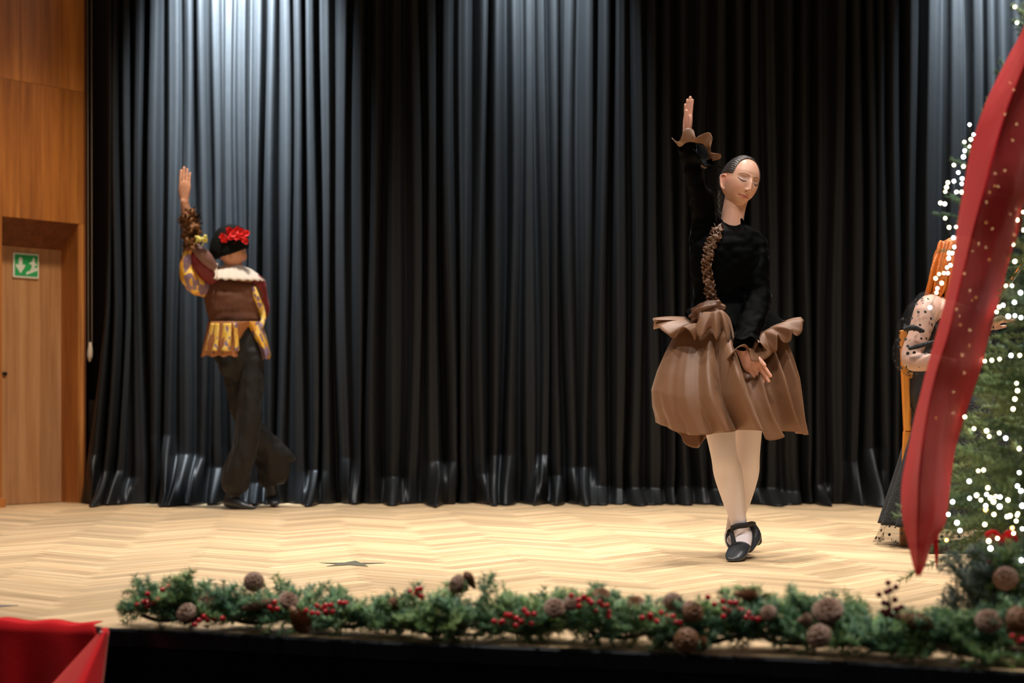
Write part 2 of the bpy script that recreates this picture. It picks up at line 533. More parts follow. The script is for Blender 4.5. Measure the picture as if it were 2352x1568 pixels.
plate('arrow', [(0.28,0.17),(0.10,0.45),(0.10,0.55),(0.21,0.50),(0.21,0.78),(0.28,0.83),(0.35,0.78),(0.35,0.50),(0.45,0.55),(0.45,0.45)], 0.1575, 0.1585, MATS['sign_white'])
plate('stair_band', [(0.50,0.12),(0.95,0.33),(0.95,0.45),(0.50,0.23)], 0.1575, 0.1585, MATS['sign_white'])
plate('running_figure', [(0.66,0.33),(0.72,0.45),(0.70,0.58),(0.62,0.55),(0.63,0.62),(0.73,0.68),(0.76,0.72),(0.74,0.80),(0.79,0.84),(0.84,0.80),(0.82,0.72),(0.85,0.62),(0.92,0.56),(0.89,0.51),(0.82,0.55),(0.82,0.47),(0.88,0.38),(0.84,0.36),(0.78,0.42),(0.72,0.31)], 0.1570, 0.1580, MATS['sign_white'])

# dark back wall behind curtain and at the left corner
mb = MB(); mb.box((0.4, 11.35, 1.6), (8.4, 0.1, 5.6)); o = mb.obj('wall_back', MATS['dark_wall'], smooth=False)
put(o, 'dark wall behind the black curtain', kind='structure')
# board behind the left end of the curtain
mb = MB(); p0 = W(203, 918, 11.1); p1 = W(246, 1150, 11.1)
mb.box(((p0.x+p1.x)/2, 11.12, p0.z/2), (p1.x-p0.x+0.2, 0.04, p0.z)); 
o = mb.obj('grey_panel', MATS['grey_board'], smooth=False); o.location.x += 0.1
m_ = o.modifiers.new('edge', 'BEVEL'); m_.width = 0.004
put(o, 'grey brown flat panel standing behind the left end of the curtain', 'panel')

# pull cord: two strands and a white handle
pc = empty('pull_cord', W(206, 800, 10.9), 'thin double pull cord with pale handle hanging beside the curtain', 'cord')
q0, q1 = W(200, -260, 10.9), W(203, 795, 10.9)
mb = MB(); mb.tube([q0, q1], [0.0022, 0.0022], 6, 2)
mb.obj('strand', MATS['cord_white'], pc)
q0, q1 = W(210, -260, 10.9), W(211, 792, 10.9)
mb = MB(); mb.tube([q0, q1], [0.0022, 0.0022], 6, 2)
mb.obj('strand', MATS['cord_white'], pc)
mb = MB(); mb.tube([W(207,788,10.9), W(207,800,10.9), W(206,818,10.9), W(206,828,10.9)], [0.008,0.015,0.017,0.008], 10, 4)
plain('handle_white', (0.75,0.62,0.52), 0.4)
mb.obj('handle', MATS['handle_white'], pc)

# ------------------------------------------------------------------ the curtain
CY = 10.78; cscale = CY/F
ZTOP = 4.2
rc = random.Random(21)
# fold ridges: measured streak positions at the top, in px
ridge = [243,262,290,322,358,398,428,462,498,530,560,592,622,652,682,716,750,790,828,862,905,950,990,1033,1068,1108,1140,1180,1212,1245,1275,1310,1350,1385,1420,1460,1497,1535,1572,1612,1650,1690,1730,1770,1812,1850,1885,1925,1960,1993,2022,2052,2090,2138,2190,2235,2270,2300,2330,2360]
while ridge[-1] < 2950: ridge.append(ridge[-1]+rc.uniform(28, 46))
ridge = np.array(ridge, float)
nf = len(ridge)
amp = np.array([rc.uniform(0.06, 0.10) for _ in ridge])
# fold phase phi(x): integer at ridges
NU, NZ = nf*20, 110
ph = np.linspace(-0.5, nf-0.5, NU)
base_px = np.interp(ph, np.arange(nf), ridge)
base_px = np.where(ph < 0, ridge[0]+ph*18, base_px)
zc = np.concatenate([np.linspace(0, 0.5, 60), np.linspace(0.5, ZTOP, NZ-60+1)[1:]])
Xg = np.zeros((NZ, NU)); Yg = np.zeros((NZ, NU)); Zg = np.zeros((NZ, NU))
ampu = np.interp(ph, np.arange(nf), amp)
bumps = [(228,0.10,16,0.30),(262,0.12,20,0.20),(300,0.07,14,0.16),(392,0.09,20,0.42),(420,0.14,26,0.30),(452,0.10,12,0.28),(500,0.07,24,0.22),(580,0.08,30,0.12),(722,0.15,20,0.20),(812,0.06,16,0.28),
         (905,0.11,26,0.16),(1010,0.16,24,0.26),(1016,0.05,10,0.30),(1120,0.06,18,0.18),(1150,0.10,30,0.30),(1236,0.13,12,0.30),(1275,0.11,12,0.17),(1340,0.13,24,0.22),(1385,0.08,22,0.10),(1470,0.12,46,0.09),
         (1575,0.07,40,0.10),(1640,0.10,20,0.08),(1760,0.12,26,0.09),(1800,0.08,30,0.07),(1890,0.13,14,0.12),(1955,0.06,18,0.26),(1990,0.13,22,0.34),(2010,0.07,16,0.2),(2100,0.1,24,0.2),(2190,0.12,22,0.15),(2290,0.1,22,0.2)]
for i, z in enumerate(zc):
    h = z/ZTOP
    # slow sideways wandering of folds
    wob = 7*np.sin(ph*0.9+z*0.9)*(1-h*0.5) + 5*np.sin(ph*2.3-z*1.7)*(1-h)
    gather = 1.0
    x = base_px + wob
    # left end flares outward at the bottom
    k = np.clip((330-base_px)/100, 0, 1)
    x = x - k*(max(0, 1-z/1.25)**1.3)*44 - k*8*max(0, 1-z/3.2) + k*10
    th = 2*np.pi*ph
    a_ = ampu*(0.75+0.35*np.sin(ph*1.7+z*0.6))
    # overlapping omega folds
    xw = x*cscale - 1176*cscale + 0.008*np.sin(2*th) * (0.5+0.5*h) + 0.006*np.sin(th+1.0)
    yw = -2.0*a_*(np.abs(np.cos(th/2))**0.8-0.6) - 0.004*np.cos(3*th+ph) - 0.01*np.sin(z*3+ph*0.7)
    # crumpled hem
    for (bx, A_, w_, hh) in bumps:
        gk = np.exp(-((x-bx-(0.1-z)*60*math.sin(bx))/w_)**2)
        f = max(0.0, 1-z/hh)
        yw = yw - 2.3*A_*gk*(f**1.0)
    low = max(0.0, 1-z/0.35)
    yw = yw + 0.006*low*np.sin(ph*2.1+z*16)
    xw = xw + 0.008*low*np.sin(ph*1.3+z*12)
    Xg[i] = xw; Yg[i] = CY+yw-0.012*(xw > 0)*xw; Zg[i] = z+0.004+0.004*low*np.abs(np.sin(ph*1.3))
V = np.stack([Xg, Yg, Zg], -1).reshape(-1, 3)
o = link('stage_curtain', mesh('stage_curtain', V, grid_faces(NZ, NU), MATS['curtain_cloth']))
thicken(o, 0.003)
put(o, 'tall black pleated curtain across the back of the stage', 'curtain')

# ------------------------------------------------------------------ star marks on the floor
def star(name, c, r, rot, mat, label, ell=1.0):
    V = []
    for k in range(10):
        rr_ = r if k % 2 == 0 else r*0.40
        a = rot+math.pi*k/5
        V.append((c.x+rr_*math.cos(a), c.y+rr_*math.sin(a), 0.0008))
    V2 = [(x, y, 0.0018) for x, y, z in V]
    Fc = [tuple(range(9, -1, -1)), tuple(range(10, 20))]+[(i, (i+1) % 10, (i+1) % 10+10, i+10) for i in range(10)]
    o = link(name, mesh(name, V+V2, Fc, mat, smooth=False)); return put(o, label, 'star')
star('floor_star', FL(806, 1295), 0.135, math.radians(88), MATS['star_tape'], 'dark star sticker on the open parquet between the two dancers')
star('floor_star', FL(-40, 1394), 0.105, math.radians(22), MATS['star_tape_grey'], 'grey star sticker cut by the picture edge behind the red cloth')

# ------------------------------------------------------------------ red cloth at the lower left, hanging on the stage front
rcl = empty('red_cloth', FL(100, 1436)+Vector((0,-0.06,0)), 'red cloth draped over the stage edge beside the black fascia', 'cloth')
def edge_pt(px):     # point of the stage edge seen in column px
    y = np.interp(px, [p[0] for p in FRONT], [p[1] for p in FRONT]); return FL(px, float(y))
NX, NZc = 60, 34
V = []
for i in range(NZc):
    for j in range(NX):
        px = -120+(258-28+120)*j/(NX-1)
        e = edge_pt(px)
        if i < 5:
            t = i/4; y = e.y+0.035-0.07*t; z = 0.006+0.007*math.sin(j*0.35)*0.5+0.004
        else:
            t = (i-4)/(NZc-5); z = 0.008-0.75*t; y = e.y-0.035-0.012*math.sin(j*0.28+1)*min(1,t*3)-0.05*t*(0.3+0.7*(j/NX))
        V.append((e.x+0.01*t*math.sin(j*.2), y, z))
o = link('main_sheet', mesh('main_sheet', V, grid_faces(NZc, NX), MATS['red_cloth']), rcl); thicken(o, 0.002)
# folded flap: from the grommet corner widening down left
V = []; NR, NCc = 24, 14
D0 = 4.68
for i in range(NR):
    t = i/(NR-1)
    yl = 1444+t*330
    xl = 236-t*300; xm = 246-t*165; xr = 250-t*38
    for j in range(NCc):
        s = j/(NCc-1)
        if s < 0.5:
            q = s/0.5; px = xl+(xm-xl)*q; D = D0-0.05+0.10*(1-q)*t-0.04*q*t
        else:
            q = (s-0.5)/0.5; px = xm+(xr-xm)*q; D = D0-0.05-0.04*t+0.14*q*t
        D -= 0.02*math.sin(s*math.pi)+0.30*t*min(1, 2*s)
        V.append(W(px, yl+s*6-6*math.sin(math.pi*s)*(1-t), D))
o = link('folded_flap', mesh('folded_flap', [tuple(v) for v in V], grid_faces(NR, NCc), MATS['red_cloth']), rcl); thicken(o, 0.003)
mb = MB(); c = W(233, 1454, D0-0.075)
for k in range(16):
    a0 = 2*math.pi*k/16
    mb.ball((c.x+0.0065*math.cos(a0), c.y, c.z+0.004*math.sin(a0)), 0.0022, 6, 4)
mb.obj('grommet', MATS['metal_grey'], rcl)
# ------------------------------------------------------------------ evergreen materials
def needle_mat(name, c0, c1, c2, rough=0.33):
    m, nt, b = newmat(name)
    oi = N(nt, 'ShaderNodeObjectInfo'); at = N(nt, 'ShaderNodeAttribute'); at.attribute_name = 'tone'
    ad = N(nt, 'ShaderNodeMath', operation='MULTIPLY_ADD'); ad.inputs[1].default_value = 0.5
    nt.links.new(oi.outputs['Random'], ad.inputs[0])
    h = N(nt, 'ShaderNodeMath', operation='MULTIPLY'); h.inputs[1].default_value = 0.5
    nt.links.new(at.outputs['Fac'], h.inputs[0]); nt.links.new(h.outputs[0], ad.inputs[2])
    c = ramp(nt, ad.outputs[0], [(0.1, c0), (0.5, c1), (0.9, c2)])
    nt.links.new(c, b.inputs['Base Color']); b.inputs['Roughness'].default_value = rough
    return m
needle_mat('garland_needles', (0.03,0.10,0.07), (0.09,0.22,0.09), (0.30,0.42,0.10))
needle_mat('tree_needles', (0.03,0.085,0.05), (0.10,0.21,0.08), (0.42,0.52,0.20))
needle_mat('frosted_needles', (0.05,0.10,0.09), (0.09,0.16,0.13), (0.20,0.27,0.22))
plain('twig', (0.10,0.055,0.025), 0.8)
plain('cone_scale', (0.28,0.165,0.115), 0.65, var=0.5, scale=90)
plain('cone_scale_red', (0.22,0.095,0.04), 0.6, var=0.45, scale=90)
plain('berry_red', (0.55,0.008,0.02), 0.18, coat=0.5)
plain('berry_dark', (0.14,0.004,0.016), 0.2, coat=0.5)
plain('bark', (0.09,0.055,0.03), 0.9, bump=0.6, scale=40)
plain('pot_black', (0.02,0.02,0.022), 0.5)
plain('cable_black', (0.01,0.01,0.012), 0.45)

class NB:
    """needle builder: thin triangular blades, two faces each, numpy-cheap"""
    def __init__(s): s.V = []; s.T = []; s.W = []; s.WF = []; s.wn = 0
    def needle(s, p, d, L, w, tone):
        d = nrm(d); a = nrm(np.cross(d, (0.31, 0.2, 0.93))); b = np.cross(d, a)
        p = np.asarray(p)
        s.V += [p+a*w, p-a*0.5*w+b*0.87*w, p-a*0.5*w-b*0.87*w, p+d*L*0.6+a*w*0.8, p+d*L]; s.T.append(tone)
    def make(s, name, mat):
        nn = len(s.T)
        V = np.array(s.V); idx = np.arange(nn)[:, None]*5
        tri = np.concatenate([idx+np.array([[0,1,4]]), idx+np.array([[1,2,4]]), idx+np.array([[2,0,4]])])
        me = mesh(name, V, tri.astype(int), mat, smooth=False)
        at = me.attributes.new('tone', 'FLOAT', 'POINT'); at.data.foreach_set('value', np.repeat(np.array(s.T), 5).astype(np.float32))
        return me

def spray(rr, L, twigs, nl, nw, dens, droop=0.0, flat=0.4):
    """one evergreen spray along +X with side twigs; returns NB and twig list"""
    nb = NB(); tw = []
    def axis(p0, d0, ln, depth):
        n = max(2, int(ln/0.012)); p = np.array(p0, float); d = nrm(d0); pts = [p.copy()]
        for i in range(n):
            d = nrm(d+np.array([0, 0, -droop*0.02])+np.array([rr.gauss(0, .02) for _ in range(3)]))
            p = p+d*ln/n; pts.append(p.copy())
            for _ in range(dens):
                a = rr.uniform(0, 2*math.pi)
                s1 = nrm(np.cross(d, (0, 0, 1))); s2 = np.cross(s1, d)
                side = s1*math.cos(a)+s2*math.sin(a)
                tip = 0.5+0.6*(i/n)
                nb.needle(p-d*rr.uniform(0, ln/n), side*0.9+d*rr.uniform(0.45, 1.0)*tip, nl*rr.uniform(0.7, 1.15), nw, rr.random())
        tw.append(pts)
    axis((0, 0, 0), (1, 0, 0.05), L, 0)
    for k in range(twigs):
        t = 0.12+0.75*k/max(1, twigs-1); sgn = 1 if k % 2 else -1
        a = math.radians(rr.uniform(35, 55))
        axis((L*t, 0, 0), (math.cos(a), sgn*math.sin(a), rr.uniform(-flat, flat)), L*(1-t)*rr.uniform(0.5, 0.75)+0.02, 1)
    return nb, tw

def place(o, origin, dirv, roll=0.0, sc=1.0, root=(0,0,0)):
    """aim the object's +X along dirv; origin in world coordinates"""
    d = Vector(dirv).normalized()
    q = d.to_track_quat('X', 'Z')
    M = Matrix.Translation(Vector(origin)-Vector(root)) @ q.to_matrix().to_4x4() @ Matrix.Rotation(roll, 4, 'X') @ Matrix.Diagonal((sc, sc, sc, 1))
    o.matrix_local = M

# ------------------------------------------------------------------ part meshes: sprig, cone, berries
rg = random.Random(11)
sprigs = []
for k in range(7):
    nb, tw = spray(rg, 0.10, 6, 0.021, 0.0015, 11, 0.5, 0.5)
    me = nb.make('sprig', MATS['garland_needles']); sprigs.append(me)
frost = []
for k in range(4):
    nb, tw = spray(rg, 0.12, 6, 0.022, 0.0015, 10, 0.3, 0.6)
    frost.append(nb.make('sprig', MATS['frosted_needles']))

def cone_mesh(L, r, open_=1.0, mat='cone_scale', seed=1):
    """pine cone along +X: spiral of thick scales around a core"""
    rr = random.Random(seed); mb = MB()
    mb.tube([(0,0,0),(L*.3,0,0),(L*.7,0,0),(L*.95,0,0)], [r*.35,r*.55,r*.45,r*.15], 8, 3)
    ns = int(60*L/0.06)
    for i in range(ns):
        t = (i+0.5)/ns; a = i*2.39996
        prof = math.sin(math.pi*min(1, (t*0.86+0.14)))**0.6
        rad = r*prof; x = L*(0.03+0.92*t)
        w = r*0.42*(0.6+0.5*prof); ln = rad*0.75
        tilt = 0.75-0.5*t
        er = np.array([0, math.cos(a), math.sin(a)]); et = np.array([0, -math.sin(a), math.cos(a)]); ex = np.array([1.0, 0, 0])
        od = nrm(er*(0.55+0.35*open_)+ex*tilt)
        c0 = ex*x+er*rad*0.30; c1 = c0+od*ln*0.8; c2 = c0+od*ln*1.0
        up = nrm(np.cross(et, od)); th = r*0.07
        V = [c0-et*w*.5, c0+et*w*.5, c1+et*w*.95-up*th*0, c1-et*w*.95, c2+et*w*.45+up*th, c2-et*w*.45+up*th, c0-up*th*1.5, c1-up*th*2.0]
        mb.add(V, [(0,1,2,3),(3,2,4,5),(6,7,1),(6,0,7),(1,7,2),(0,3,7),(3,5,7),(2,7,4),(5,4,7)])
    return mb.mesh('pine_cone', MATS[mat], smooth=False)
cones = {'round': cone_mesh(0.040, 0.024, 1.0, seed=1), 'open': cone_mesh(0.046, 0.026, 1.4, seed=2),
         'long': cone_mesh(0.100, 0.017, 0.3, seed=3), 'dark': cone_mesh(0.042, 0.024, 1.3, 'cone_scale_red', seed=5),
         'oval': cone_mesh(0.066, 0.021, 0.25, 'cone_scale_red', seed=4), 'big': cone_mesh(0.055, 0.033, 1.1, seed=6)}
berry_me = {}
for nm in ('berry_red', 'berry_dark'):
    V, Fc = ball((0,0,0), 0.0074, 12, 8); berry_me[nm] = mesh('berry', V, Fc, MATS[nm])

def garland(name, label, p0, p1, seed, nspr, spread_y, cone_list, berry_list, hmax):
    """p0..p1 run along the stage edge in photo columns; lists give photo positions"""
    rr = random.Random(seed)
    mid = edge_pt((p0+p1)/2)+Vector((0, 0.06, 0))
    root = empty(name, mid, label, 'garland', 'garlands along the front edge of the stage')
    # main wire
    pts = []
    for k in range(24):
        px = p0+(p1-p0)*k/23; e = edge_pt(px)
        pts.append(Vector((e.x, e.y+0.05+0.03*math.sin(px*0.011), 0.035+0.012*math.sin(px*0.03))))
    mb = MB(); mb.tube(pts, [0.006]*24, 8, 3); mb.obj('stem', MATS['twig'], root)
    for k in range(nspr):
        px = p0+(p1-p0)*((k+rr.random())/nspr); e = edge_pt(px)
        y = e.y+0.05+0.03*math.sin(px*0.011)
        env = hmax(px)
        side = rr.choice((-1, 1))
        az = rr.uniform(-math.pi, math.pi)
        elev = rr.uniform(-0.15, 0.75)*env
        d = Vector((math.cos(az)*1.1, math.sin(az)*0.55, elev))
        o = link('sprig', rr.choice(sprigs), root)
        place(o, (e.x, y+rr.uniform(-0.02, spread_y), 0.03+rr.uniform(0, 0.035)*env), d, rr.uniform(-1, 1), rr.uniform(0.75, 1.1), mid)
    for (kind, px, py, dD, dirv, sc) in cone_list:
        e = edge_pt(px); D = e.y+dD-0.035
        o = link('pine_cone', cones[kind], root)
        c = W(px, py, D); dv = Vector(dirv).normalized()
        L = {'long':0.1,'oval':0.066,'big':0.055}.get(kind, 0.042)*sc
        place(o, c-dv*L*0.5, dirv, rr.uniform(0, 3), sc, mid)
    for bl in berry_list:
        nm, dD = bl[0], bl[1]; pts_ = bl[2]
        cx = sum(p[0] for p in pts_)/len(pts_); cy = sum(p[1] for p in pts_)/len(pts_)
        e = edge_pt(cx); D = e.y+dD-0.045; c0 = W(cx, cy+18, D+0.01)
        mb = MB(); P3 = []
        for (bx, by) in pts_:
            P3.append(W(bx, by, D+rr.uniform(-0.02, 0.015)))
            mb.tube([c0, (c0+P3[-1])/2+Vector((0,0,0.004)), P3[-1]], [0.0011,0.0009,0.0008], 5, 3)
        tw_ = mb.obj('berry_twig', MATS['twig'], root)
        for p in P3:
            o = link('berry', berry_me[nm], tw_)
            o.location = p - mid - Vector(tw_.location)
    return root

# first garland (left)
def env_a(px): return float(np.interp(px, [310,400,560,700,880,960,1060],[0.8,1.25,1.0,0.95,0.75,1.2,1.1]))
berA = [('berry_red',0.02,[(339,1364),(373,1354),(388,1347),(390,1368),(329,1382),(338,1382),(315,1389),(338,1391),(363,1377),(354,1384)]),
        ('berry_red',-0.02,[(448,1434),(458,1425),(468,1416),(476,1424),(491,1421),(511,1420)]),
        ('berry_red',0.0,[(620,1395),(631,1383),(637,1398),(624,1400)]),
        ('berry_red',0.0,[(703,1402),(717,1408),(730,1409),(728,1391),(742,1396),(748,1391),(750,1408),(760,1390),(765,1405),(780,1384),(790,1385),(795,1385),(748,1404)]),
        ('berry_red',0.06,[(941,1358),(953,1362),(958,1354),(966,1352),(963,1366),(968,1369),(947,1367)])]
conA = [('big',583,1337,0.10,(0.2,-1,0.35),0.86),('open',480,1384,0.05,(-0.2,-0.8,0.7),1.2),('round',662,1380,0.06,(0.3,-0.6,0.7),1.15),
        ('long',592,1389,0.03,(-1,-0.3,-0.22),1.0),('round',430,1408,-0.02,(-0.35,-0.7,0.6),1.2),('oval',690,1425,-0.03,(0.55,-0.5,-0.65),1.3),('dark',903,1386,0.05,(-0.7,-0.3,0.5),0.8),
        ('round',500,1372,0.09,(0.5,-.4,.6),.8)]
garland('garland', 'shorter evergreen garland at the stage edge nearest the red cloth, with a cone standing up', 322, 1010, 5, 150, 0.06, conA, berA, env_a)
# second garland (right, longer)
def env_b(px): return float(np.interp(px, [1010,1120,1250,1380,1480,1560,1680,1820,1920,2010,2100,2200,2352],[1.0,1.55,1.3,1.25,0.9,1.0,1.25,1.7,1.45,1.0,0.8,1.2,1.3]))
berB = [('berry_red',0.0,[(1135,1427),(1154,1427),(1163,1412),(1172,1413),(1186,1420),(1197,1427),(1184,1437),(1205,1401),(1212,1410),(1227,1410),(1221,1432),(1150,1430)]),
        ('berry_red',0.03,[(1312,1368),(1329,1378),(1341,1371),(1342,1377),(1353,1378),(1359,1384),(1377,1383),(1383,1391),(1394,1391),(1330,1392),(1398,1405),(1399,1416),(1367,1403)]),
        ('berry_red',0.0,[(1475,1419),(1494,1412),(1494,1420),(1509,1427),(1519,1407),(1534,1416),(1546,1416),(1533,1427),(1553,1429),(1563,1430)]),
        ('berry_red',0.02,[(1626,1371),(1641,1388),(1660,1381),(1663,1398),(1677,1384),(1677,1402),(1690,1384),(1694,1398),(1662,1416),(1720,1408),(1713,1418),(1728,1420),(1741,1422),(1704,1402)]),
        ('berry_dark',0.05,[(2040,1338),(2058,1348),(2045,1355),(2036,1359),(2019,1365),(2030,1384),(2056,1377),(2036,1386),(2028,1404),(2042,1402),(2060,1400),(2070,1394),(2048,1414),(2035,1412),(2058,1398)]),
        ('berry_red',-0.03,[(2325,1462),(2345,1465),(2352,1470),(2340,1474)])]
conB = [('round',1052,1342,0.09,(-0.9,-0.5,0.5),1.15),('oval',1078,1330,0.10,(-0.6,-0.2,1.0),0.75),('round',1274,1398,0.0,(0.1,-0.8,0.7),1.2),('round',1312,1386,0.02,(0.3,-0.8,0.6),0.9),
        ('dark',1382,1368,0.07,(0.1,-0.5,1),0.95),('dark',1460,1388,0.05,(-0.3,-0.6,0.8),1.0),('open',1545,1383,0.06,(0.1,-0.9,0.3),0.95),('dark',1588,1406,0.02,(0.4,-0.7,0.5),1.25),
        ('dark',1577,1470,-0.03,(-0.2,-0.9,0.2),1.3),('oval',1716,1366,0.08,(1,-0.3,-0.05),0.85),('round',1766,1408,0.05,(-0.4,-0.6,0.5),0.9),('dark',1612,1476,-0.02,(1,-0.4,-0.1),0.8),
        ('big',1902,1406,0.02,(-0.2,-0.6,0.8),1.15),('round',1883,1462,-0.02,(-0.5,-0.7,0.4),1.3),('oval',2105,1428,0.04,(1,-0.3,-0.3),1.3),('open',2270,1430,0.03,(-0.1,-0.7,0.7),1.2),('dark',2340,1425,0.0,(0.4,-0.6,0.6),1.4),('round',1852,1424,0.05,(0.8,-.4,.1),.8)]
garland('garland', 'longer evergreen garland along the stage edge below the girl, running to the tree', 1030, 2390, 9, 290, 0.08, conB, berB, env_b)

# low black cables along the garland
for pts_, lb in (([(1780,1398),(1900,1418),(2030,1428),(2120,1414),(2200,1413)], 'thin black cable on the parquet between garland and frosted arrangement'),
                 ([(985,1462),(1010,1456),(1060,1458),(1110,1462)], 'short black cable on the stage edge in the gap of the garland')):
    mb = MB(); mb.tube([FL(*p)+Vector((0,0,0.004)) for p in pts_], [0.0035]*len(pts_), 8, 6)
    o = mb.obj('cable', MATS['cable_black']); put(o, lb, 'cable')

# ------------------------------------------------------------------ frosted evergreen arrangement in a dark pot, right corner
arr_c = FL(2330, 1462)
arr = empty('evergreen_arrangement', arr_c, 'frosted evergreen arrangement with pine cones and red berries at the foot of the tree', 'plant')
mb = MB(); mb.tube([arr_c+Vector((0.0,0,0.002)), arr_c+Vector((0,0,0.04)), arr_c+Vector((0,0,0.09)), arr_c+Vector((0,0,0.13))], [0.055,0.065,0.078,0.085], 24, 3)
mb.obj('pot', MATS['pot_black'], arr)
ra = random.Random(4)
for k in range(110):
    az = ra.uniform(0, 2*math.pi); el = ra.uniform(-0.35, 1.3)
    d = Vector((math.cos(az), math.sin(az), el)).normalized()
    h = ra.uniform(0.06, 0.17)
    o = link('sprig', ra.choice(frost if ra.random() < 0.62 else sprigs), arr)
    place(o, arr_c+Vector((math.cos(az)*0.04*ra.random(), math.sin(az)*0.04, h)), d, ra.uniform(-2, 2), ra.uniform(0.7, 1.1), arr_c)
for (px, py) in ((2200,1290),(2215,1320),(2225,1345),(2195,1375),(2185,1390),(2240,1370),(2195,1440),(2250,1400)):
    for q in range(3):
        o = link('sprig', ra.choice(frost), arr)
        place(o, W(px+ra.uniform(-6,22), py+40, arr_c.y-0.02), (ra.uniform(-0.7,0.1), ra.uniform(-.4,.4), ra.uniform(0.3,1.1)), ra.uniform(-2,2), 0.62, arr_c)
for (kind, px, py, dirv, sc) in (('big',2312,1338,(-0.3,-0.8,0.4),1.0),('open',2290,1432,(-0.2,-0.9,0.3),1.0),('dark',2342,1420,(0.2,-0.8,0.5),1.1)):
    o = link('pine_cone', cones[kind], arr); place(o, W(px, py, arr_c.y-0.10), dirv, 0, sc, arr_c)
mb = MB(); P3 = []
for (bx, by) in ((2272,1290),(2290,1278),(2303,1284),(2307,1292),(2318,1262),(2285,1262),(2300,1250)):
    P3.append(W(bx, by, arr_c.y-0.03)); mb.tube([W(2300, 1345, arr_c.y), W((bx+2300)/2, (by+1345)/2, arr_c.y-0.01), P3[-1]], [0.0012]*3, 5, 3)
tw_ = mb.obj('berry_twig', MATS['twig'], arr)
for p in P3:
    o = link('berry', berry_me['berry_dark'], tw_); o.location = p-arr_c-Vector(tw_.location)

# ------------------------------------------------------------------ christmas tree at the right edge
TD = 4.95
tc_ = W(2560, 930, TD); TX = tc_.x; TH = 2.12
base = Vector((TX, TD, 0.0))
tree = empty('christmas_tree', base, 'tall green christmas tree with lights at the right edge of the stage', 'tree')
mb = MB(); mb.tube([base+Vector((0,0,0.06)), base+Vector((0.005,0,0.8)), base+Vector((0,0.004,1.5)), base+Vector((0,0,TH))], [0.035,0.026,0.015,0.004], 12, 4)
mb.obj('trunk', MATS['bark'], tree)
mb = MB()
for k in range(4):
    a = math.pi/4+k*math.pi/2
    mb.tube([base+Vector((0.04*math.cos(a),0.04*math.sin(a),0.07)), base+Vector((0.26*math.cos(a),0.26*math.sin(a),0.012))], [0.011,0.009], 8, 2)
mb.tube([base+Vector((0,0,0.02)), base+Vector((0,0,0.14))], [0.045,0.045], 16, 1)
mb.obj('tree_stand', MATS['pot_black'], tree)
rt = random.Random(17)
bm_ = []
for k in range(6):
    nb, tw = spray(rt, 0.55, 13, 0.021, 0.0016, 8, 0.55, 0.25)
    me = nb.make('branch', MATS['tree_needles']); me.materials.append(MATS['twig'])
    bm_.append((me, tw))
sm_ = []
for k in range(4):
    nb, tw = spray(rt, 0.26, 7, 0.021, 0.0016, 9, 0.4, 0.35)
    sm_.append(nb.make('branch', MATS['tree_needles']))
nbz = 118
tips = []
for k in range(nbz):
    t = (k+0.5)/nbz; z = 0.20+(TH-0.26)*(t**1.15)
    az = k*2.39996+rt.uniform(-0.3, 0.3)
    Rr = 0.60*(1-(z-0.20)/(TH-0.12))+0.03
    Rr *= rt.uniform(0.85, 1.08)
    d = Vector((math.cos(az), math.sin(az), rt.uniform(0.02, 0.32)+0.35*t))
    if Rr > 0.24:
        me, L0 = rt.choice(bm_)[0], 0.55
    else:
        me, L0 = rt.choice(sm_), 0.26
    o = link('branch', me, tree)
    place(o, base+Vector((0,0,z)), d, rt.uniform(-0.35, 0.35), Rr/L0, base)
# named outer branches that the photo shows sticking out
for (px, py, tx_, ty, dy) in ((2056,1178,2300,1085,0.03),(2150,1215,2420,1130,-0.05),(2205,1005,2420,1075,-0.12),(2180,1085,2400,1120,0.0),(2168,1150,2380,1100,-0.1),(2290,655,2460,760,-0.22),
                             (2245,960,2420,1010,-0.16),(2240,870,2420,930,-0.1),(2262,240,2440,330,0.02),(2292,148,2450,230,0.0),(2325,12,2450,110,0.0),(2330,45,2460,130,-.05),(2230,1120,2420,1060,-0.2),
                             (2160,435,2420,560,0.12),(2200,330,2420,480,0.10),(2185,500,2420,640,0.14),(2225,610,2420,720,0.10),(2330,560,2480,640,-0.2),(2340,470,2480,560,-0.15)):
    p, q = W(px, py, TD+dy), W(tx_, ty, TD+dy*0.4)
    L = (p-q).length; o = link('branch', rt.choice(sm_ if L < 0.26 else [b_[0] for b_ in bm_]), tree)
    place(o, q, p-q, rt.uniform(-0.5, 0.5), L/(0.26 if L < 0.26 else 0.55), base)
# small red bow near the floor
bow = empty('red_bow', W(2300, 1240, TD-0.25), 'small red ribbon bow tied low on the christmas tree', 'bow')
def strip(P, w, up, mat, name, parent, t=0.0012):
    C = cr([tuple(p) for p in P], 6); T, X, Y = frames(C, up)
    V = np.stack([C-X*w/2, C-X*w/4+Y*0.002, C, C+X*w/4-Y*0.002, C+X*w/2], 1)
    o = link(name, mesh(name, V.reshape(-1, 3), grid_faces(len(C), 5), mat), parent); thicken(o, t); return o
c = W(2300, 1240, TD-0.25)
for sx in (-1, 1):
    strip([c, c+Vector((0.02*sx,-0.01,0.018)), c+Vector((0.042*sx,0,0.008)), c+Vector((0.022*sx,0.008,-0.004)), c], 0.022, (0,0.3,1), MATS['red_cloth'], 'loop', bow)
    strip([c, c+Vector((0.012*sx,-0.006,-0.02)), c+Vector((0.022*sx,0,-0.05))], 0.018, (1,0,0), MATS['red_cloth'], 'tail', bow)

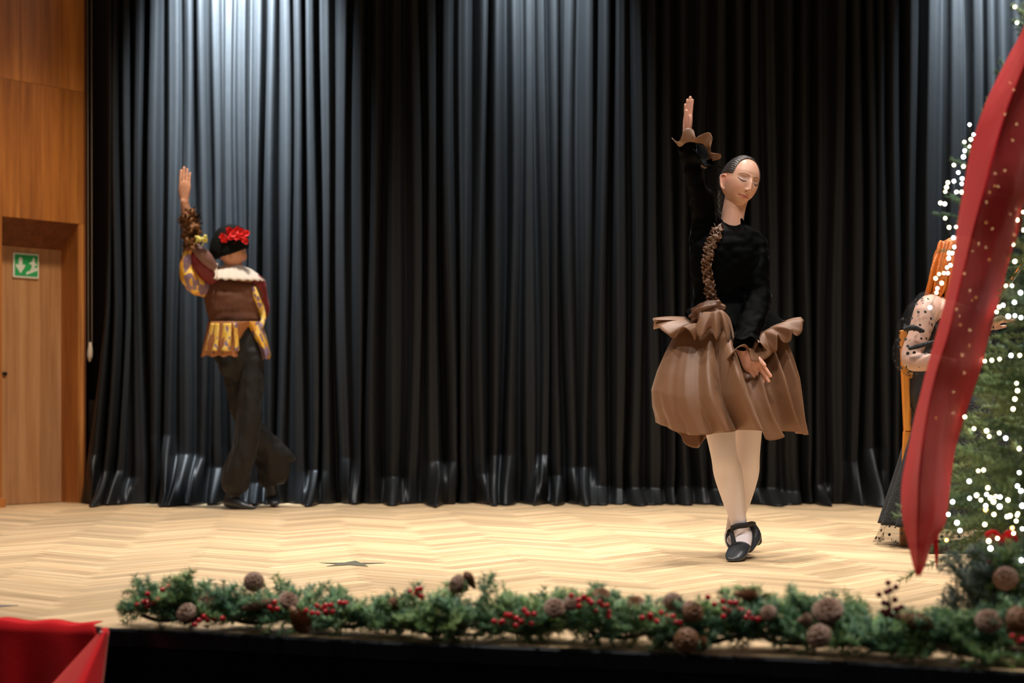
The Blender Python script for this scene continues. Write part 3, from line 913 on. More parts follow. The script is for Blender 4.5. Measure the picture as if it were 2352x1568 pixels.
# string of fairy lights
def emit(name, col, st):
    m, nt, b = newmat(name)
    b.inputs['Base Color'].default_value = (*col, 1); b.inputs['Emission Color'].default_value = (*col, 1); b.inputs['Emission Strength'].default_value = st
    b.inputs['Roughness'].default_value = 0.2
    return m
emit('bulb_warm', (1.0,0.84,0.50), 14); emit('bulb_white', (0.92,0.93,1.0), 24); emit('bulb_amber', (1.0,0.62,0.2), 9)
BL = [(2227,286,1),(2236,309,1),(2230,320,0),(2215,326,0),(2226,336,0),(2216,346,1),(2213,360,1),(2191,379,0),(2213,382,0),(2201,396,1),(2191,416,1),(2210,410,1),(2209,422,1),(2177,419,0),(2174,430,0),(2171,440,0),(2197,441,1),(2209,441,0),
(2160,466,0),(2170,468,1),(2171,501,0),(2180,522,0),(2196,521,0),(2190,546,1),(2192,567,1),(2180,581,1),(2187,581,1),(2179,593,1),(2183,609,1),(2175,614,1),(2157,629,0),(2168,627,0),(2177,627,1),(2149,639,0),(2163,650,0),(2153,662,1),(2151,672,0),(2136,706,1),
(2331,16,0),(2336,52,0),(2334,479,0),(2322,492,0),(2337,492,0),(2336,505,0),(2350,487,0),(2350,528,0),(2330,539,0),(2327,561,0),(2331,600,0),(2310,656,0),(2324,656,1),(2344,672,1),(2291,681,2),(2295,705,0),(2304,701,1),(2289,716,0),(2330,694,1),
(2316,726,1),(2331,725,1),(2345,729,1),(2255,824,0),(2262,829,0),(2278,827,0),(2296,825,0),(2322,816,1),(2342,816,0),(2335,880,0),(2337,897,0),(2331,916,0),(2327,939,0),(2216,957,0),(2237,984,0),(2266,989,0),(2295,994,0),(2272,1002,0),(2310,1006,1),(2341,1030,0),
(2247,1081,0),(2259,1079,0),(2341,1085,1),(2226,1105,1),(2269,1120,0),(2337,1116,1),(2345,1127,1),(2243,1137,0),(2227,1144,1),(2253,1148,0),(2266,1135,1),(2275,1143,0),(2287,1140,0),(2297,1141,1),(2282,1152,0),(2315,1148,0),(2188,1152,1),(2264,1161,1),(2264,1170,2),(2296,1163,1),(2348,1161,1),(2178,1181,1),(2283,1181,0),(2313,1186,0),(2320,1184,0),(2336,1183,0),(2338,1179,0),(2334,1196,0),(2198,1200,1),(2262,1204,0),(2205,1218,1),(2325,1212,2),(2348,1214,1),(2328,1224,0),(2174,1240,2),(2291,1236,0),(2271,1242,0),(2275,1259,1),(2346,1286,1)]
# bulbs behind the ribbon, and on the unseen side of the tree
BH = [(2248,560,0),(2264,568,0),(2234,577,0),(2272,596,2),(2215,628,0),(2228,667,0),(2242,683,2),(2233,689,2),(2197,710,0),(2204,725,0),(2206,746,2),(2228,758,0),(2227,794,2),(2210,815,0),(2215,856,0),(2320,190,0),(2328,206,0),(2308,262,0),(2335,285,0),(2326,322,0),(2286,398,0),(2308,392,0),(2285,427,2),(2293,428,0),(2273,441,2),(2266,464,0),(2265,511,2),(2279,525,0),(2190,900,0),(2190,948,0),(2150,960,2)]
ligh = empty('fairy_lights', W(2400, 700, TD-0.3), 'string of warm and cool white fairy lights wound round the christmas tree', 'lights')
V, Fc = ball((0,0,0), 0.0042, 10, 6)
bmesh_ = [mesh('bulb', V, Fc, MATS[k]) for k in ('bulb_warm', 'bulb_white', 'bulb_amber')]
V, Fc = ball((0,0,0), 0.0032, 10, 6)
pts3 = []
LO = Vector(ligh.location)
for lst, back in ((BL, 0), (BH, 1)):
    for (px, py, k) in lst:
        zc_ = CH-(py-HZ)*TD/F
        rr_ = 0.60*(1-(zc_-0.20)/(TH-0.12))+0.03
        dx = (px-1176)*TD/F-TX
        s_ = max(0.02, rr_*rr_-dx*dx)
        D = TD-math.sqrt(s_)*rt.uniform(0.45, 1.0)
        if back: D = max(D, TD-0.22)
        if px < 2240 and py < 750: D = TD+rt.uniform(-0.05, 0.08)
        p = W(px, py, D); pts3.append(p)
        o = link('bulb', bmesh_[k], ligh); o.location = p-LO; sc_ = rt.uniform(0.8, 1.15); o.scale = (sc_,)*3
for k in range(110):
    t = rt.random(); z = 0.3+1.6*t; rr_ = 0.60*(1-(z-0.20)/(TH-0.12))
    az = rt.uniform(-1.4, 1.6)
    p = base+Vector((rr_*math.cos(az), rr_*math.sin(az), z))
    pts3.append(p); o = link('bulb', bmesh_[rt.choice((0,0,1))], ligh); o.location = p-LO
# wire: short runs joining neighbouring bulbs
mb = MB(); left = list(pts3); cur = left.pop(0); path_ = [cur]
while left:
    j = min(range(len(left)), key=lambda i: (left[i]-cur).length_squared)
    nx_ = left.pop(j); path_ += [(nx_+cur)/2+Vector((0, 0.01, -0.006)), nx_]; cur = nx_
mb.tube(path_, [0.0011]*len(path_), 4, 1, cap=False)
o = mb.obj('wire', plain('wire_green', (0.01,0.03,0.015), 0.5), ligh)

# ------------------------------------------------------------------ red ribbon drape in front of the tree
m, nt, b = newmat('red_ribbon')
b.inputs['Base Color'].default_value = (0.56,0.003,0.012,1); b.inputs['Roughness'].default_value = 0.75
b.inputs['Sheen Weight'].default_value = 0.2; b.inputs['Sheen Tint'].default_value = (1,0.45,0.4,1)
b.inputs['Specular IOR Level'].default_value = 0.15
tcn = N(nt, 'ShaderNodeTexCoord'); nz = N(nt, 'ShaderNodeTexNoise'); nz.inputs['Scale'].default_value = 9
nt.links.new(tcn.outputs['Object'], nz.inputs['Vector'])
bp = N(nt, 'ShaderNodeBump'); bp.inputs['Strength'].default_value = 0.25; bp.inputs['Distance'].default_value = 0.02
nt.links.new(nz.outputs['Fac'], bp.inputs['Height']); nt.links.new(bp.outputs[0], b.inputs['Normal'])
tr = N(nt, 'ShaderNodeBsdfTransparent'); tr.inputs[0].default_value = (1.0,0.75,0.6,1)
tl = N(nt, 'ShaderNodeBsdfTranslucent'); tl.inputs[0].default_value = (0.7,0.01,0.01,1)
mx1 = N(nt, 'ShaderNodeMixShader'); mx1.inputs[0].default_value = 0.03
mx2 = N(nt, 'ShaderNodeMixShader'); mx2.inputs[0].default_value = 0.02
out = [n_ for n_ in nt.nodes if n_.type == 'OUTPUT_MATERIAL'][0]
nt.links.new(b.outputs[0], mx1.inputs[1]); nt.links.new(tl.outputs[0], mx1.inputs[2])
nt.links.new(mx1.outputs[0], mx2.inputs[1]); nt.links.new(tr.outputs[0], mx2.inputs[2]); nt.links.new(mx2.outputs[0], out.inputs[0])

rib = empty('ribbon_drape', W(2200, 800, 4.35), 'wide red ribbon drape hanging diagonally in front of the christmas tree', 'ribbon')
RB = [ # y, left, ridge, mid, right
 (-140,2440,2452,2466,2480),(-20,2375,2400,2425,2450),(60,2352,2378,2410,2440),(140,2310,2356,2395,2430),(240,2262,2318,2375,2420),(340,2230,2285,2350,2400),(430,2213,2262,2330,2372),(520,2198,2238,2300,2345),
 (600,2190,2218,2275,2318),(680,2173,2198,2250,2298),(760,2152,2180,2225,2275),(840,2130,2155,2205,2255),(900,2115,2140,2180,2235),(960,2100,2128,2165,2215),(1030,2086,2118,2155,2195),(1100,2072,2112,2150,2184),
 (1160,2070,2110,2148,2178),(1205,2075,2108,2142,2170),(1250,2086,2108,2128,2140),(1290,2095,2107,2118,2128),(1322,2104,2107,2111,2114)]
rows_ = cr(np.array(RB, float), 5)
V = []; NC = 25
for r_ in rows_:
    y, l, rd, md, rt_ = r_
    k = min(1, max(0, (1320-y)/300))
    DD = [4.62, 4.28, 4.45, 4.76]
    xs_ = [l, rd, md, rt_]
    for j in range(NC):
        s = 3*j/(NC-1); i = min(2, int(s)); f = s-i; f = f*f*(3-2*f)*0.5+f*0.5
        px = xs_[i]*(1-f)+xs_[i+1]*f
        D = DD[i]*(1-f)+DD[i+1]*f
        D = 4.40+(D-4.40)*k + 0.30*(1-(y+140)/1460)-0.06 + 0.008*math.sin(px*0.06+y*0.008)*k + 0.012*math.sin(y*0.02+s*2)*k
        V.append(W(px, y+3*math.sin(s*3), D))
o = link('front_cloth', mesh('front_cloth', [tuple(v) for v in V], grid_faces(len(rows_), NC), MATS['red_ribbon']), rib)
# narrow tail behind
rows2 = cr(np.array([(1060,2140,2186),(1120,2142,2180),(1180,2140,2172),(1205,2140,2160),(1235,2142,2155),(1270,2146,2156),(1305,2150,2153)], float), 4)
V = []
for (y, l, r_) in rows2:
    for j in range(6): V.append(W(l+(r_-l)*j/5, y, 4.78+0.01*math.sin(j*1.3+y*0.05)))
link('tail', mesh('tail', [tuple(v) for v in V], grid_faces(len(rows2), 6), MATS['red_ribbon']), rib)
# ------------------------------------------------------------------ people: shared builders
def skin_mat(name, col):
    m, nt, b = newmat(name)
    at = N(nt, 'ShaderNodeAttribute'); at.attribute_name = 'paint'
    nt.links.new(at.outputs['Color'], b.inputs['Base Color'])
    b.inputs['Roughness'].default_value = 0.42
    b.inputs['Subsurface Weight'].default_value = 0.12
    b.inputs['Subsurface Radius'].default_value = (0.012, 0.004, 0.002)
    b.inputs['Subsurface Scale'].default_value = 1.0
    return m
skin_mat('skin', (0,0,0))
plain('hair_dark', (0.022,0.014,0.010), 0.30, bump=0.5, scale=40, stretch=(1.5,1.5,9), spec=0.7)
plain('hair_orange', (0.62,0.15,0.015), 0.42, bump=0.5, scale=60, stretch=(3,3,0.4), var=0.35)
plain('velvet_black', (0.0008,0.0010,0.0011), 0.6, bump=0.5, scale=11, sheen=0.16, sheen_rough=0.12, sheen_tint=(0.75,0.95,1.0), spec=0.03)
plain('satin_bronze', (0.185,0.090,0.048), 0.48, bump=0.06, scale=22, sheen=0.15, sheen_tint=(1,0.85,0.7), sheen_rough=0.4, spec=0.35)
plain('satin_ruffle', (0.12,0.055,0.028), 0.40, bump=0.1, scale=30, spec=0.45)
plain('satin_dark', (0.12,0.05,0.025), 0.42, bump=0.15, scale=20, spec=0.5)
plain('tights_cream', (0.80,0.70,0.71), 0.6, sheen=0.1, spec=0.2)
plain('shoe_leather', (0.030,0.034,0.042), 0.36, bump=0.05, scale=60)
plain('shoe_suede', (0.012,0.012,0.014), 0.8)
plain('lash', (0.02,0.012,0.012), 0.6)
plain('brow', (0.12,0.06,0.035), 0.8)
plain('lip', (0.55,0.20,0.17), 0.35)

def G(x, s): return np.exp(-(x/s)**2)
def sstep(a, b_, x):
    t = np.clip((x-a)/(b_-a), 0, 1); return t*t*(3-2*t)

def head_surface(d):
    """unit directions (n,3) -> head-local points; x to one side, y forward, z up; eye line z=0; head height 0.215"""
    d = np.asarray(d, float); x, y, z = d[:,0], d[:,1], d[:,2]
    # skull
    X = 0.0735*x; Z = np.where(z > 0, 0.103*z, 0.108*z); Y = np.where(y > 0, 0.088*y, 0.103*y)
    Z = Z+0.004
    zl = np.clip(-Z/0.105, 0, 1)
    front = sstep(-0.2, 0.5, y)
    # jaw narrows to the chin
    wj = 1-0.18*sstep(0.35, 1.0, zl)**1.3-0.03*sstep(0.1, 0.5, zl)
    X = X*wj
    # face plane flatter; jaw comes forward; back of lower head tucked in
    Y = Y+front*(0.010*sstep(0.55, 1.0, zl))
    Y = np.where(y < 0, Y*(1-0.50*sstep(0.15, 0.9, zl)), Y)
    Y = Y-0.004*front*G(X, 0.09)*sstep(0.25, 0.0, np.abs(z-0.1))
    ax = np.abs(X)
    f = sstep(0.15, 0.6, y)
    dY = np.zeros_like(X)
    # brow, sockets, lids
    dY += 0.0030*G(ax-0.026, 0.020)*G(Z-0.020, 0.008)
    dY += -0.0105*G(ax-0.030, 0.0145)*G(Z-0.003, 0.0120)
    dY += 0.0078*G(ax-0.031, 0.0115)*G(Z-0.000, 0.0075)
    # nose
    h = np.interp(Z, [-0.060,-0.049,-0.043,-0.036,-0.020,0.0,0.014,0.03], [0,0.002,0.013,0.0200,0.0140,0.0075,0.003,0])
    w = np.interp(Z, [-0.05,-0.040,-0.030,-0.01,0.015], [0.0105,0.0105,0.0085,0.0065,0.008])
    dY += h*G(X, w)
    dY += 0.0065*G(ax-0.0115, 0.0055)*G(Z+0.0400, 0.0058)
    # cheeks, mouth, chin
    dY += 0.0050*G(ax-0.038, 0.018)*G(Z+0.034, 0.020)
    dY += 0.0040*G(X, 0.022)*G(Z+0.064, 0.014)
    dY += 0.0034*G(X, 0.017)*G(Z+0.0605, 0.0036)
    dY += 0.0044*G(X, 0.015)*G(Z+0.0700, 0.0042)
    dY += -0.0030*G(X, 0.021)*G(Z+0.0652, 0.0020)
    dY += -0.0030*G(ax-0.024, 0.005)*G(Z+0.065, 0.006)
    dY += -0.0028*G(X, 0.020)*G(Z+0.080, 0.005)
    dY += 0.0060*G(X, 0.017)*G(Z+0.096, 0.011)
    Y = Y+dY*f
    return np.stack([X, Y, Z], 1)

def sphere_dirs(nu, nv):
    u = np.linspace(0, 2*np.pi, nu, endpoint=False); v = np.linspace(0, np.pi, nv)
    D = np.stack([np.outer(np.sin(v), np.cos(u)), np.outer(np.sin(v), np.sin(u)), np.outer(np.cos(v), np.ones(nu))], -1)
    return D.reshape(-1, 3), grid_faces(nv, nu, wrap=True)

def head_pt(x, z, off=0.0, s=1.0):
    """surface point of the face at head-local x, z (front side)"""
    th = np.linspace(-0.2, 1.6, 0)
    # solve by sampling directions
    best = None
    dx, dz = x/0.0735, (z-0.004)/(0.103 if z > 0.004 else 0.112)
    for _ in range(12):
        dy = math.sqrt(max(0.02, 1-dx*dx-dz*dz)); d = np.array([[dx, dy, dz]]); d /= np.linalg.norm(d)
        p = head_surface(d)[0]
        dx += (x-p[0])/0.09; dz += (z-p[2])/0.12
    return np.array([p[0], p[1]+off, p[2]])*s

class Head:
    def __init__(s, center, yaw, pitch, roll, size=1.0):
        """center: point between the ears at eye height; yaw 0 = facing the camera, + = toward image right"""
        Rb = Matrix.Rotation(math.pi, 3, 'Z')
        # nod about the sideways axis, then turn, then tilt in the picture plane
        s.M = Matrix.Rotation(roll, 3, 'Y') @ Matrix.Rotation(yaw, 3, 'Z') @ Rb @ Matrix.Rotation(-pitch, 3, 'X')
        s.c = np.array(center); s.s = size
        s.A = np.array(s.M)
    def w(s, P): return (np.asarray(P)*s.s) @ s.A.T + s.c
    def inv(s, P): return ((np.asarray(P)-s.c) @ s.A)/s.s
    def pieces(s, mb, nu=128, nv=96):
        D, Fc = sphere_dirs(nu, nv)
        # concentrate rows around the face
        P = head_surface(D)
        mb.add(s.w(P), [tuple(f) for f in Fc])
        for sx in (-1, 1):        # ears
            ez = -0.014
            pts = [(0.066,-0.002,-0.036),(0.074,-0.008,-0.030),(0.080,-0.017,-0.010),(0.083,-0.021,0.008),(0.082,-0.016,0.020),(0.078,-0.004,0.022),(0.073,0.003,0.016)]
            V, F_ = tube([s.w((sx*a, b_, c+ez)) for a, b_, c in pts], [0.0045,0.0055,0.0038,0.0036,0.0038,0.0036,0.0036], 8, 3); mb.add(V, F_)
            V, F_ = ball(s.w((sx*0.071, -0.010, -0.004+ez)), (0.006*s.s, 0.015*s.s, 0.026*s.s), 14, 10, (s.M @ Matrix.Rotation(sx*0.35, 3, 'Z')).to_4x4()); mb.add(V, F_)
            V, F_ = tube([s.w((sx*a, b_, c+ez)) for a, b_, c in [(0.066,-0.006,-0.022),(0.070,-0.011,0.0),(0.071,-0.010,0.016)]], [(0.005,0.009),(0.004,0.011),(0.004,0.009)], 8, 3, up=s.A[:,0]); mb.add(V, F_)

def seg_dist(x, z, pts):
    d = np.full(len(x), 9.0); u_ = np.zeros(len(x))
    n_ = len(pts)-1
    for i in range(n_):
        a_, b_ = np.array(pts[i]), np.array(pts[i+1]); v = b_-a_
        t = np.clip(((x-a_[0])*v[0]+(z-a_[1])*v[1])/(v@v), 0, 1)
        q = np.hypot(x-a_[0]-v[0]*t, z-a_[1]-v[1]*t); m_ = q < d
        d = np.where(m_, q, d); u_ = np.where(m_, (i+t)/n_, u_)
    return d, u_
def face_paint(hd, P, base, col):
    """lips, blush, lids and brows belong to the face itself; nostril and mouth-line shade is painted in"""
    L = hd.inv(P); x, y, z = L[:,0], L[:,1], L[:,2]; ax = np.abs(x)
    f = ((y > 0.035) & (z > -0.085)).astype(float)
    def mix(w, c):
        w = np.clip(w*f, 0, 1)[:, None]; col[:, :3] = col[:, :3]*(1-w)+np.array(c)*w
    mix(0.30*G(ax-0.040, 0.018)*G(z+0.032, 0.018), (0.75, 0.30, 0.24))
    mix(0.75*G(ax-0.031, 0.017)*G(z-0.006, 0.009), (0.28, 0.15, 0.10))
    mix(0.35*G(ax-0.031, 0.014)*G(z+0.014, 0.005), (0.40, 0.22, 0.17))
    zc_ = -0.0662+4.5*ax**2          # mouth line, corners lifted
    up_ = zc_+0.0075*np.clip(1-(ax/0.029)**2, 0, 1)*(1-0.22*G(ax, 0.003)); lo_ = zc_-0.0085*np.clip(1-(ax/0.028)**2, 0, 1)
    e_ = 0.0008
    inside = sstep(-e_, e_, up_-z)*sstep(-e_, e_, z-lo_)*(ax < 0.0285)
    mix(0.85*inside, (0.60, 0.21, 0.18))
    mix(0.95*G(z-zc_, 0.0009)*(1-sstep(0.029, 0.031, ax)), (0.13, 0.035, 0.03))
    mix(0.95*G(ax-0.0075, 0.0034)*G(z+0.0462, 0.0022), (0.07, 0.02, 0.015))  # nostril hollows: their shade is painted on the skin
    d_, u_ = seg_dist(ax, z, [(0.011,0.0165),(0.020,0.0215),(0.031,0.0245),(0.041,0.0215),(0.049,0.0150)])
    mix(0.75*G(d_, 0.0028-0.0012*u_)*sstep(0, 0.1, u_+0.05), (0.13, 0.065, 0.04))
    d_, u_ = seg_dist(ax, z, [(0.018,-0.0040),(0.025,-0.0072),(0.032,-0.0075),(0.040,-0.0045),(0.050,0.0030)])
    mix(0.9*G(d_, 0.0013), (0.05, 0.025, 0.02))
    return col

def remesh(mb, name, voxel, smooth=4, mats='skin'):
    me = mesh('tmp', np.concatenate(mb.V), mb.F, MATS['skin'])
    o = bpy.data.objects.new('tmp', me); COL.objects.link(o)
    r_ = o.modifiers.new('r', 'REMESH'); r_.mode = 'VOXEL'; r_.voxel_size = voxel
    if smooth:
        s_ = o.modifiers.new('s', 'SMOOTH'); s_.factor = 0.5; s_.iterations = smooth
    dg = bpy.context.evaluated_depsgraph_get()
    out = bpy.data.meshes.new_from_object(o.evaluated_get(dg))
    bpy.data.objects.remove(o); bpy.data.meshes.remove(me)
    out.name = name
    out.materials.clear(); out.materials.append(MATS[mats])
    out.polygons.foreach_set('use_smooth', np.ones(len(out.polygons), dtype=bool))
    return out

def verts(me):
    a = np.empty(len(me.vertices)*3, dtype=np.float32); me.vertices.foreach_get('co', a); return a.reshape(-1, 3).astype(float)
def paint(me, col):
    at = me.color_attributes.new('paint', 'FLOAT_COLOR', 'POINT'); at.data.foreach_set('color', col.astype(np.float32).ravel())

def hand(mb, wrist, fdir, ndir, L, curl=(0.25,0.3,0.35,0.4), thumb=0.7, side=1, spread=0.07, thick=1.0):
    """palm and five fingers; fdir: wrist->fingers, ndir: out of the palm side, side: thumb side sign"""
    f = nrm(fdir); nn = nrm(np.asarray(ndir)-f*np.dot(f, ndir)); s_ = np.cross(f, nn)*side
    w = np.asarray(tuple(wrist), float); k = L/0.18
    P = lambda a, b_, c=0: w+f*a*k+s_*b_*k+nn*c*k
    T = thick*k
    mb.tube([P(-0.012,0), P(0.012,0.001), P(0.045,0.002), P(0.072,0.001), P(0.088,0)], [(0.021*T,0.015*T),(0.026*T,0.0145*T),(0.036*T,0.0135*T),(0.038*T,0.012*T),(0.033*T,0.009*T)], 16, 4, up=s_)
    spec = [(0.027,0.070,0.0082),(0.009,0.078,0.0084),(-0.010,0.072,0.0080),(-0.027,0.057,0.0070)]
    for i, (off, fl, r_) in enumerate(spec):
        a = curl[i]; base_ = P(0.082-0.004*abs(i-1), off); sp = spread*(1.5-i)
        d = nrm(f+s_*sp); p = base_-d*0.012*k; pts = [p]; rad = [r_*T]
        for seg, c_ in ((0.46, a*0.8), (0.30, a*1.0), (0.24, a*0.7)):
            ax_ = np.cross(d, nn); d = nrm(d*math.cos(c_)+nn*math.sin(c_))
            p = p+d*((fl+0.012)*seg)*k; pts.append(p); rad.append(rad[-1]*0.92)
        mb.tube(pts, rad, 10, 4)
    p0 = P(0.018, 0.020, 0.003)
    d = nrm(f*0.75+s_*thumb+nn*0.25)
    p1 = p0+d*0.034*k; d2 = nrm(d+f*0.35); p2 = p1+d2*0.028*k; d3 = nrm(d2+f*0.2); p3 = p2+d3*0.024*k
    mb.tube([p0, p1, p2, p3], [0.013*T, 0.0105*T, 0.0095*T, 0.0078*T], 10, 4)

def shell(name, V, Fc, mat, parent, t=0.0025, sub=0):
    o = link(name, mesh(name, V, Fc, MATS[mat]), parent)
    thicken(o, t); return o

def wrinkle(me, amp, freq, seed=0.0, stretch=(1,1,1)):
    V = verts(me); Nn = np.empty(len(me.vertices)*3, dtype=np.float32); me.vertices.foreach_get('normal', Nn); Nn = Nn.reshape(-1, 3)
    s = np.array(stretch)*freq
    h = np.array([mnoise.noise(Vector(v*s)+Vector((seed, seed, seed))) for v in V])
    V = V+Nn*(h*amp)[:, None]
    me.vertices.foreach_set('co', V.astype(np.float32).ravel()); me.update()

# ================================================================== the girl in front
GD = 7.0
g_root = empty('person', W(1695, HZ+F*CH/GD, GD), 'girl in black velvet top and bronze skirt dancing with one arm raised', 'person')
def g(px, py, dy=0.0): return W(px, py, GD+dy)
hd = Head(g(1700, 417, -0.005), math.radians(24), math.radians(-1), math.radians(15), 0.965)
mb = MB()
hd.pieces(mb)
# neck, torso, pelvis
mb.tube([g(1697,436,0.02), g(1688,470,0.012), g(1682,505,0.01), g(1679,540,0.005)], [(0.050,0.052),(0.046,0.049),(0.046,0.049),(0.055,0.05)], 20, 4, up=(1,0,0.1))
mb.tube([g(1680,534,0.01), g(1674,556,0.005), g(1668,590,-0.005), g(1664,640,0.0), g(1660,695,0.01), g(1662,750,0.01), g(1666,800,0.01), g(1668,840,0.01)],
        [(0.060,0.045),(0.104,0.070),(0.134,0.097),(0.125,0.095),(0.110,0.085),(0.140,0.100),(0.155,0.110),(0.120,0.09)], 24, 4, up=(1,0,0))
# raised arm: shoulder, elbow toward the viewer, wrist
SR, ER, WR = g(1628,520,0.0), g(1596,415,-0.13), g(1578,318,-0.20)
mb.tube([g(1655,545,0.01), SR, (SR+ER)/2, ER, (ER+WR)/2, WR], [0.050,0.044,0.034,0.029,0.026,0.0205], 16, 5)
# hanging arm
SL, EL, WL = g(1730,578,0.01), g(1742,690,-0.07), g(1705,804,-0.20)
mb.tube([g(1700,562,0.01), SL, (SL+EL)/2, EL, (EL+WL)/2, WL], [0.055,0.049,0.040,0.034,0.030,0.0225], 16, 5)
# hands
hand(mb, WR+Vector((-0.002,0,0.012)), (0.07,-0.10,1), (-1,-0.32,0.0), 0.165, (-0.02,0.0,0.03,0.05), 0.2, 1, 0.012, 1.08)
hand(mb, WL+Vector((0.0,0,0.002)), (0.60,-0.03,-0.79), (-0.30,-0.9,-0.15), 0.180, (0.05,0.05,0.06,0.08), 0.2, -1, 0.0, 1.15)
# legs: front leg image-left, back leg image-right
HR, KR, AR = g(1636,840,0.0), g(1662,1040,-0.10), g(1700,1222,-0.06)
HL, KL, AL = g(1712,840,0.02), g(1716,1040,0.04), g(1682,1226,0.18)
mb.tube([HR, g(1648,940,-0.06), KR, g(1672,1085,-0.08), g(1684,1140,-0.07), g(1696,1195,-0.06), g(1704,1232,-0.05)], [0.078,0.066,0.050,0.055,0.045,0.030,0.031], 18, 5)
mb.tube([HL, g(1716,940,0.03), KL, g(1712,1085,0.08), g(1702,1140,0.12), g(1688,1195,0.16), g(1683,1232,0.17)], [0.078,0.066,0.050,0.053,0.043,0.030,0.031], 18, 5)
# feet
mb.tube([g(1714,1224,0.0), g(1709,1238,-0.06), g(1700,1256,-0.13), g(1692,1272,-0.18), g(1689,1281,-0.205)], [(0.030,0.028),(0.032,0.030),(0.036,0.022),(0.034,0.013),(0.020,0.008)], 14, 4, up=(1,0,0))
mb.tube([g(1680,1228,0.20), g(1682,1240,0.14), g(1690,1252,0.10), g(1696,1264,0.05)], [(0.028,0.026),(0.030,0.028),(0.034,0.020),(0.026,0.010)], 14, 4, up=(1,0,0))
body = remesh(mb, 'body', 0.0028, 3)
def densify(me, hd_):
    import bmesh
    bm = bmesh.new(); bm.from_mesh(me); bm.verts.ensure_lookup_table()
    P_ = np.array([v.co for v in bm.verts]); L_ = hd_.inv(P_)
    m_ = (L_[:,1] > 0.030) & (L_[:,2] > -0.084) & (L_[:,2] < 0.045) & (np.abs(L_[:,0]) < 0.056)
    ed = [e for e in bm.edges if m_[e.verts[0].index] and m_[e.verts[1].index]]
    bmesh.ops.subdivide_edges(bm, edges=ed, cuts=2, use_grid_fill=True)
    bm.to_mesh(me); bm.free()
    me.polygons.foreach_set('use_smooth', np.ones(len(me.polygons), dtype=bool))
densify(body, hd)
V = verts(body)
# put the face back on its exact surface
L = hd.inv(V)
msk = (L[:,1] > 0.035) & (L[:,2] > -0.080) & (L[:,2] < 0.08) & (np.abs(L[:,0]) < 0.060)
idx = np.where(msk)[0]
D_ = np.stack([L[idx,0]/0.0735, np.sqrt(np.clip(1-(L[idx,0]/0.0735)**2-(L[idx,2]/0.112)**2, 0.02, 1)), (L[idx,2]-0.004)/0.11], 1)
for _ in range(10):
    Dn = D_/np.linalg.norm(D_, axis=1)[:, None]; Pn = head_surface(Dn)
    D_ = Dn.copy(); D_[:,0] += (L[idx,0]-Pn[:,0])/0.09; D_[:,2] += (L[idx,2]-Pn[:,2])/0.12
err = np.abs(Pn[:,1]-L[idx,1])
ok = err < 0.010
wgt = sstep(0.035, 0.05, L[idx,1])*sstep(0.058, 0.05, np.abs(L[idx,0]))*sstep(-0.080, -0.074, L[idx,2])*sstep(0.08, 0.07, L[idx,2])
newy = np.where(ok, L[idx,1]*(1-wgt)+Pn[:,1]*wgt, L[idx,1])
L2 = L[idx].copy(); L2[:,1] = newy
V[idx] = hd.w(L2)
body.vertices.foreach_set('co', V.astype(np.float32).ravel()); body.update()
base_c = np.array([0.68, 0.375, 0.265, 1.0])
col = np.tile(base_c, (len(V), 1))
col = face_paint(hd, V, base_c, col)
# ears and hands a little redder
Lh = hd.inv(V)
we = (G(np.abs(Lh[:,0])-0.077, 0.008)*G(Lh[:,2], 0.03)*(np.abs(Lh[:,1]) < 0.04))[:, None]*0.6
col[:, :3] = col[:, :3]*(1-we)+np.array([0.85,0.30,0.2])*we
for wv in (WR, WL):
    dd = np.linalg.norm(V-np.array(wv), axis=1); k_ = (sstep(0.22, 0.10, dd)*0.35)[:, None]
    col[:, :3] = col[:, :3]*(1-k_)+np.array([0.80,0.36,0.28])*k_
# legs: cream tights are dyed onto the leg region through their own material
paint(body, col)
link('body', body, g_root)

# facial hair lines: brows, lash lines
def facestrip(name, pts, rad, mat, parent, hd_, off=0.0008):
    P = []
    for (x, z) in pts:
        q = head_pt(x, z, off); P.append(hd_.w(q))
    mb_ = MB(); mb_.tube(P, rad, 6, 4); return mb_.obj(name, MATS[mat], parent)
for sx in (-1, 1):
    facestrip('eyelashes', [(sx*0.018,-0.0040),(sx*0.025,-0.0078),(sx*0.032,-0.0085),(sx*0.040,-0.0055),(sx*0.049,0.0015)], [0.0008,0.0016,0.0020,0.0017,0.0008], 'lash', g_root, hd, 0.0006)

# hair: sleek cap, bun, loose curls at the nape
D, Fc = sphere_dirs(240, 180)
P = head_surface(D); 
xn, yn, zn = P[:,0], P[:,1], P[:,2]
face = ((np.abs(xn)/0.0655)**2.4+(np.abs(zn+0.020)/0.112)**2.4 < 1) & (yn > 0.01)
ear = (np.abs(xn) > 0.04) & (yn > -0.030) & (zn < 0.016+0.6*np.minimum(0, yn+0.01))
low = (zn < -0.035)&(yn > -0.05) | (zn < -0.055) 
cover = ~(face | ear | low)
keep = [f for f in Fc if all(cover[i] for i in f)]
Nn = nrm(np.array([0,0,1]))
rip = 1+0.02*np.sin(np.arctan2(P[:,0], P[:,2])*60)
Ph = P+D*(0.0045)[None] if False else P + D*(0.0022+0.0006*np.sin(np.arctan2(P[:,0], P[:,2]+0.02)*70))[:, None]
o = link('hair', mesh('hair', hd.w(Ph), keep, MATS['hair_dark']), g_root); thicken(o, 0.0015, -1)
mbh = MB()
bc = hd.w((0.0, -0.112, 0.005))
mbh.ball(bc, 0.034, 20, 14)
for k in range(9):
    a = k*0.7; pts = []
    for q in range(12):
        t = q/11*2*math.pi
        pts.append(bc+hd.A @ np.array([0.033*math.cos(t)*math.cos(a), -0.012*math.sin(2*t+a), 0.033*math.sin(t)]))
    mbh.tube(pts, [0.0035]*12, 6, 2)
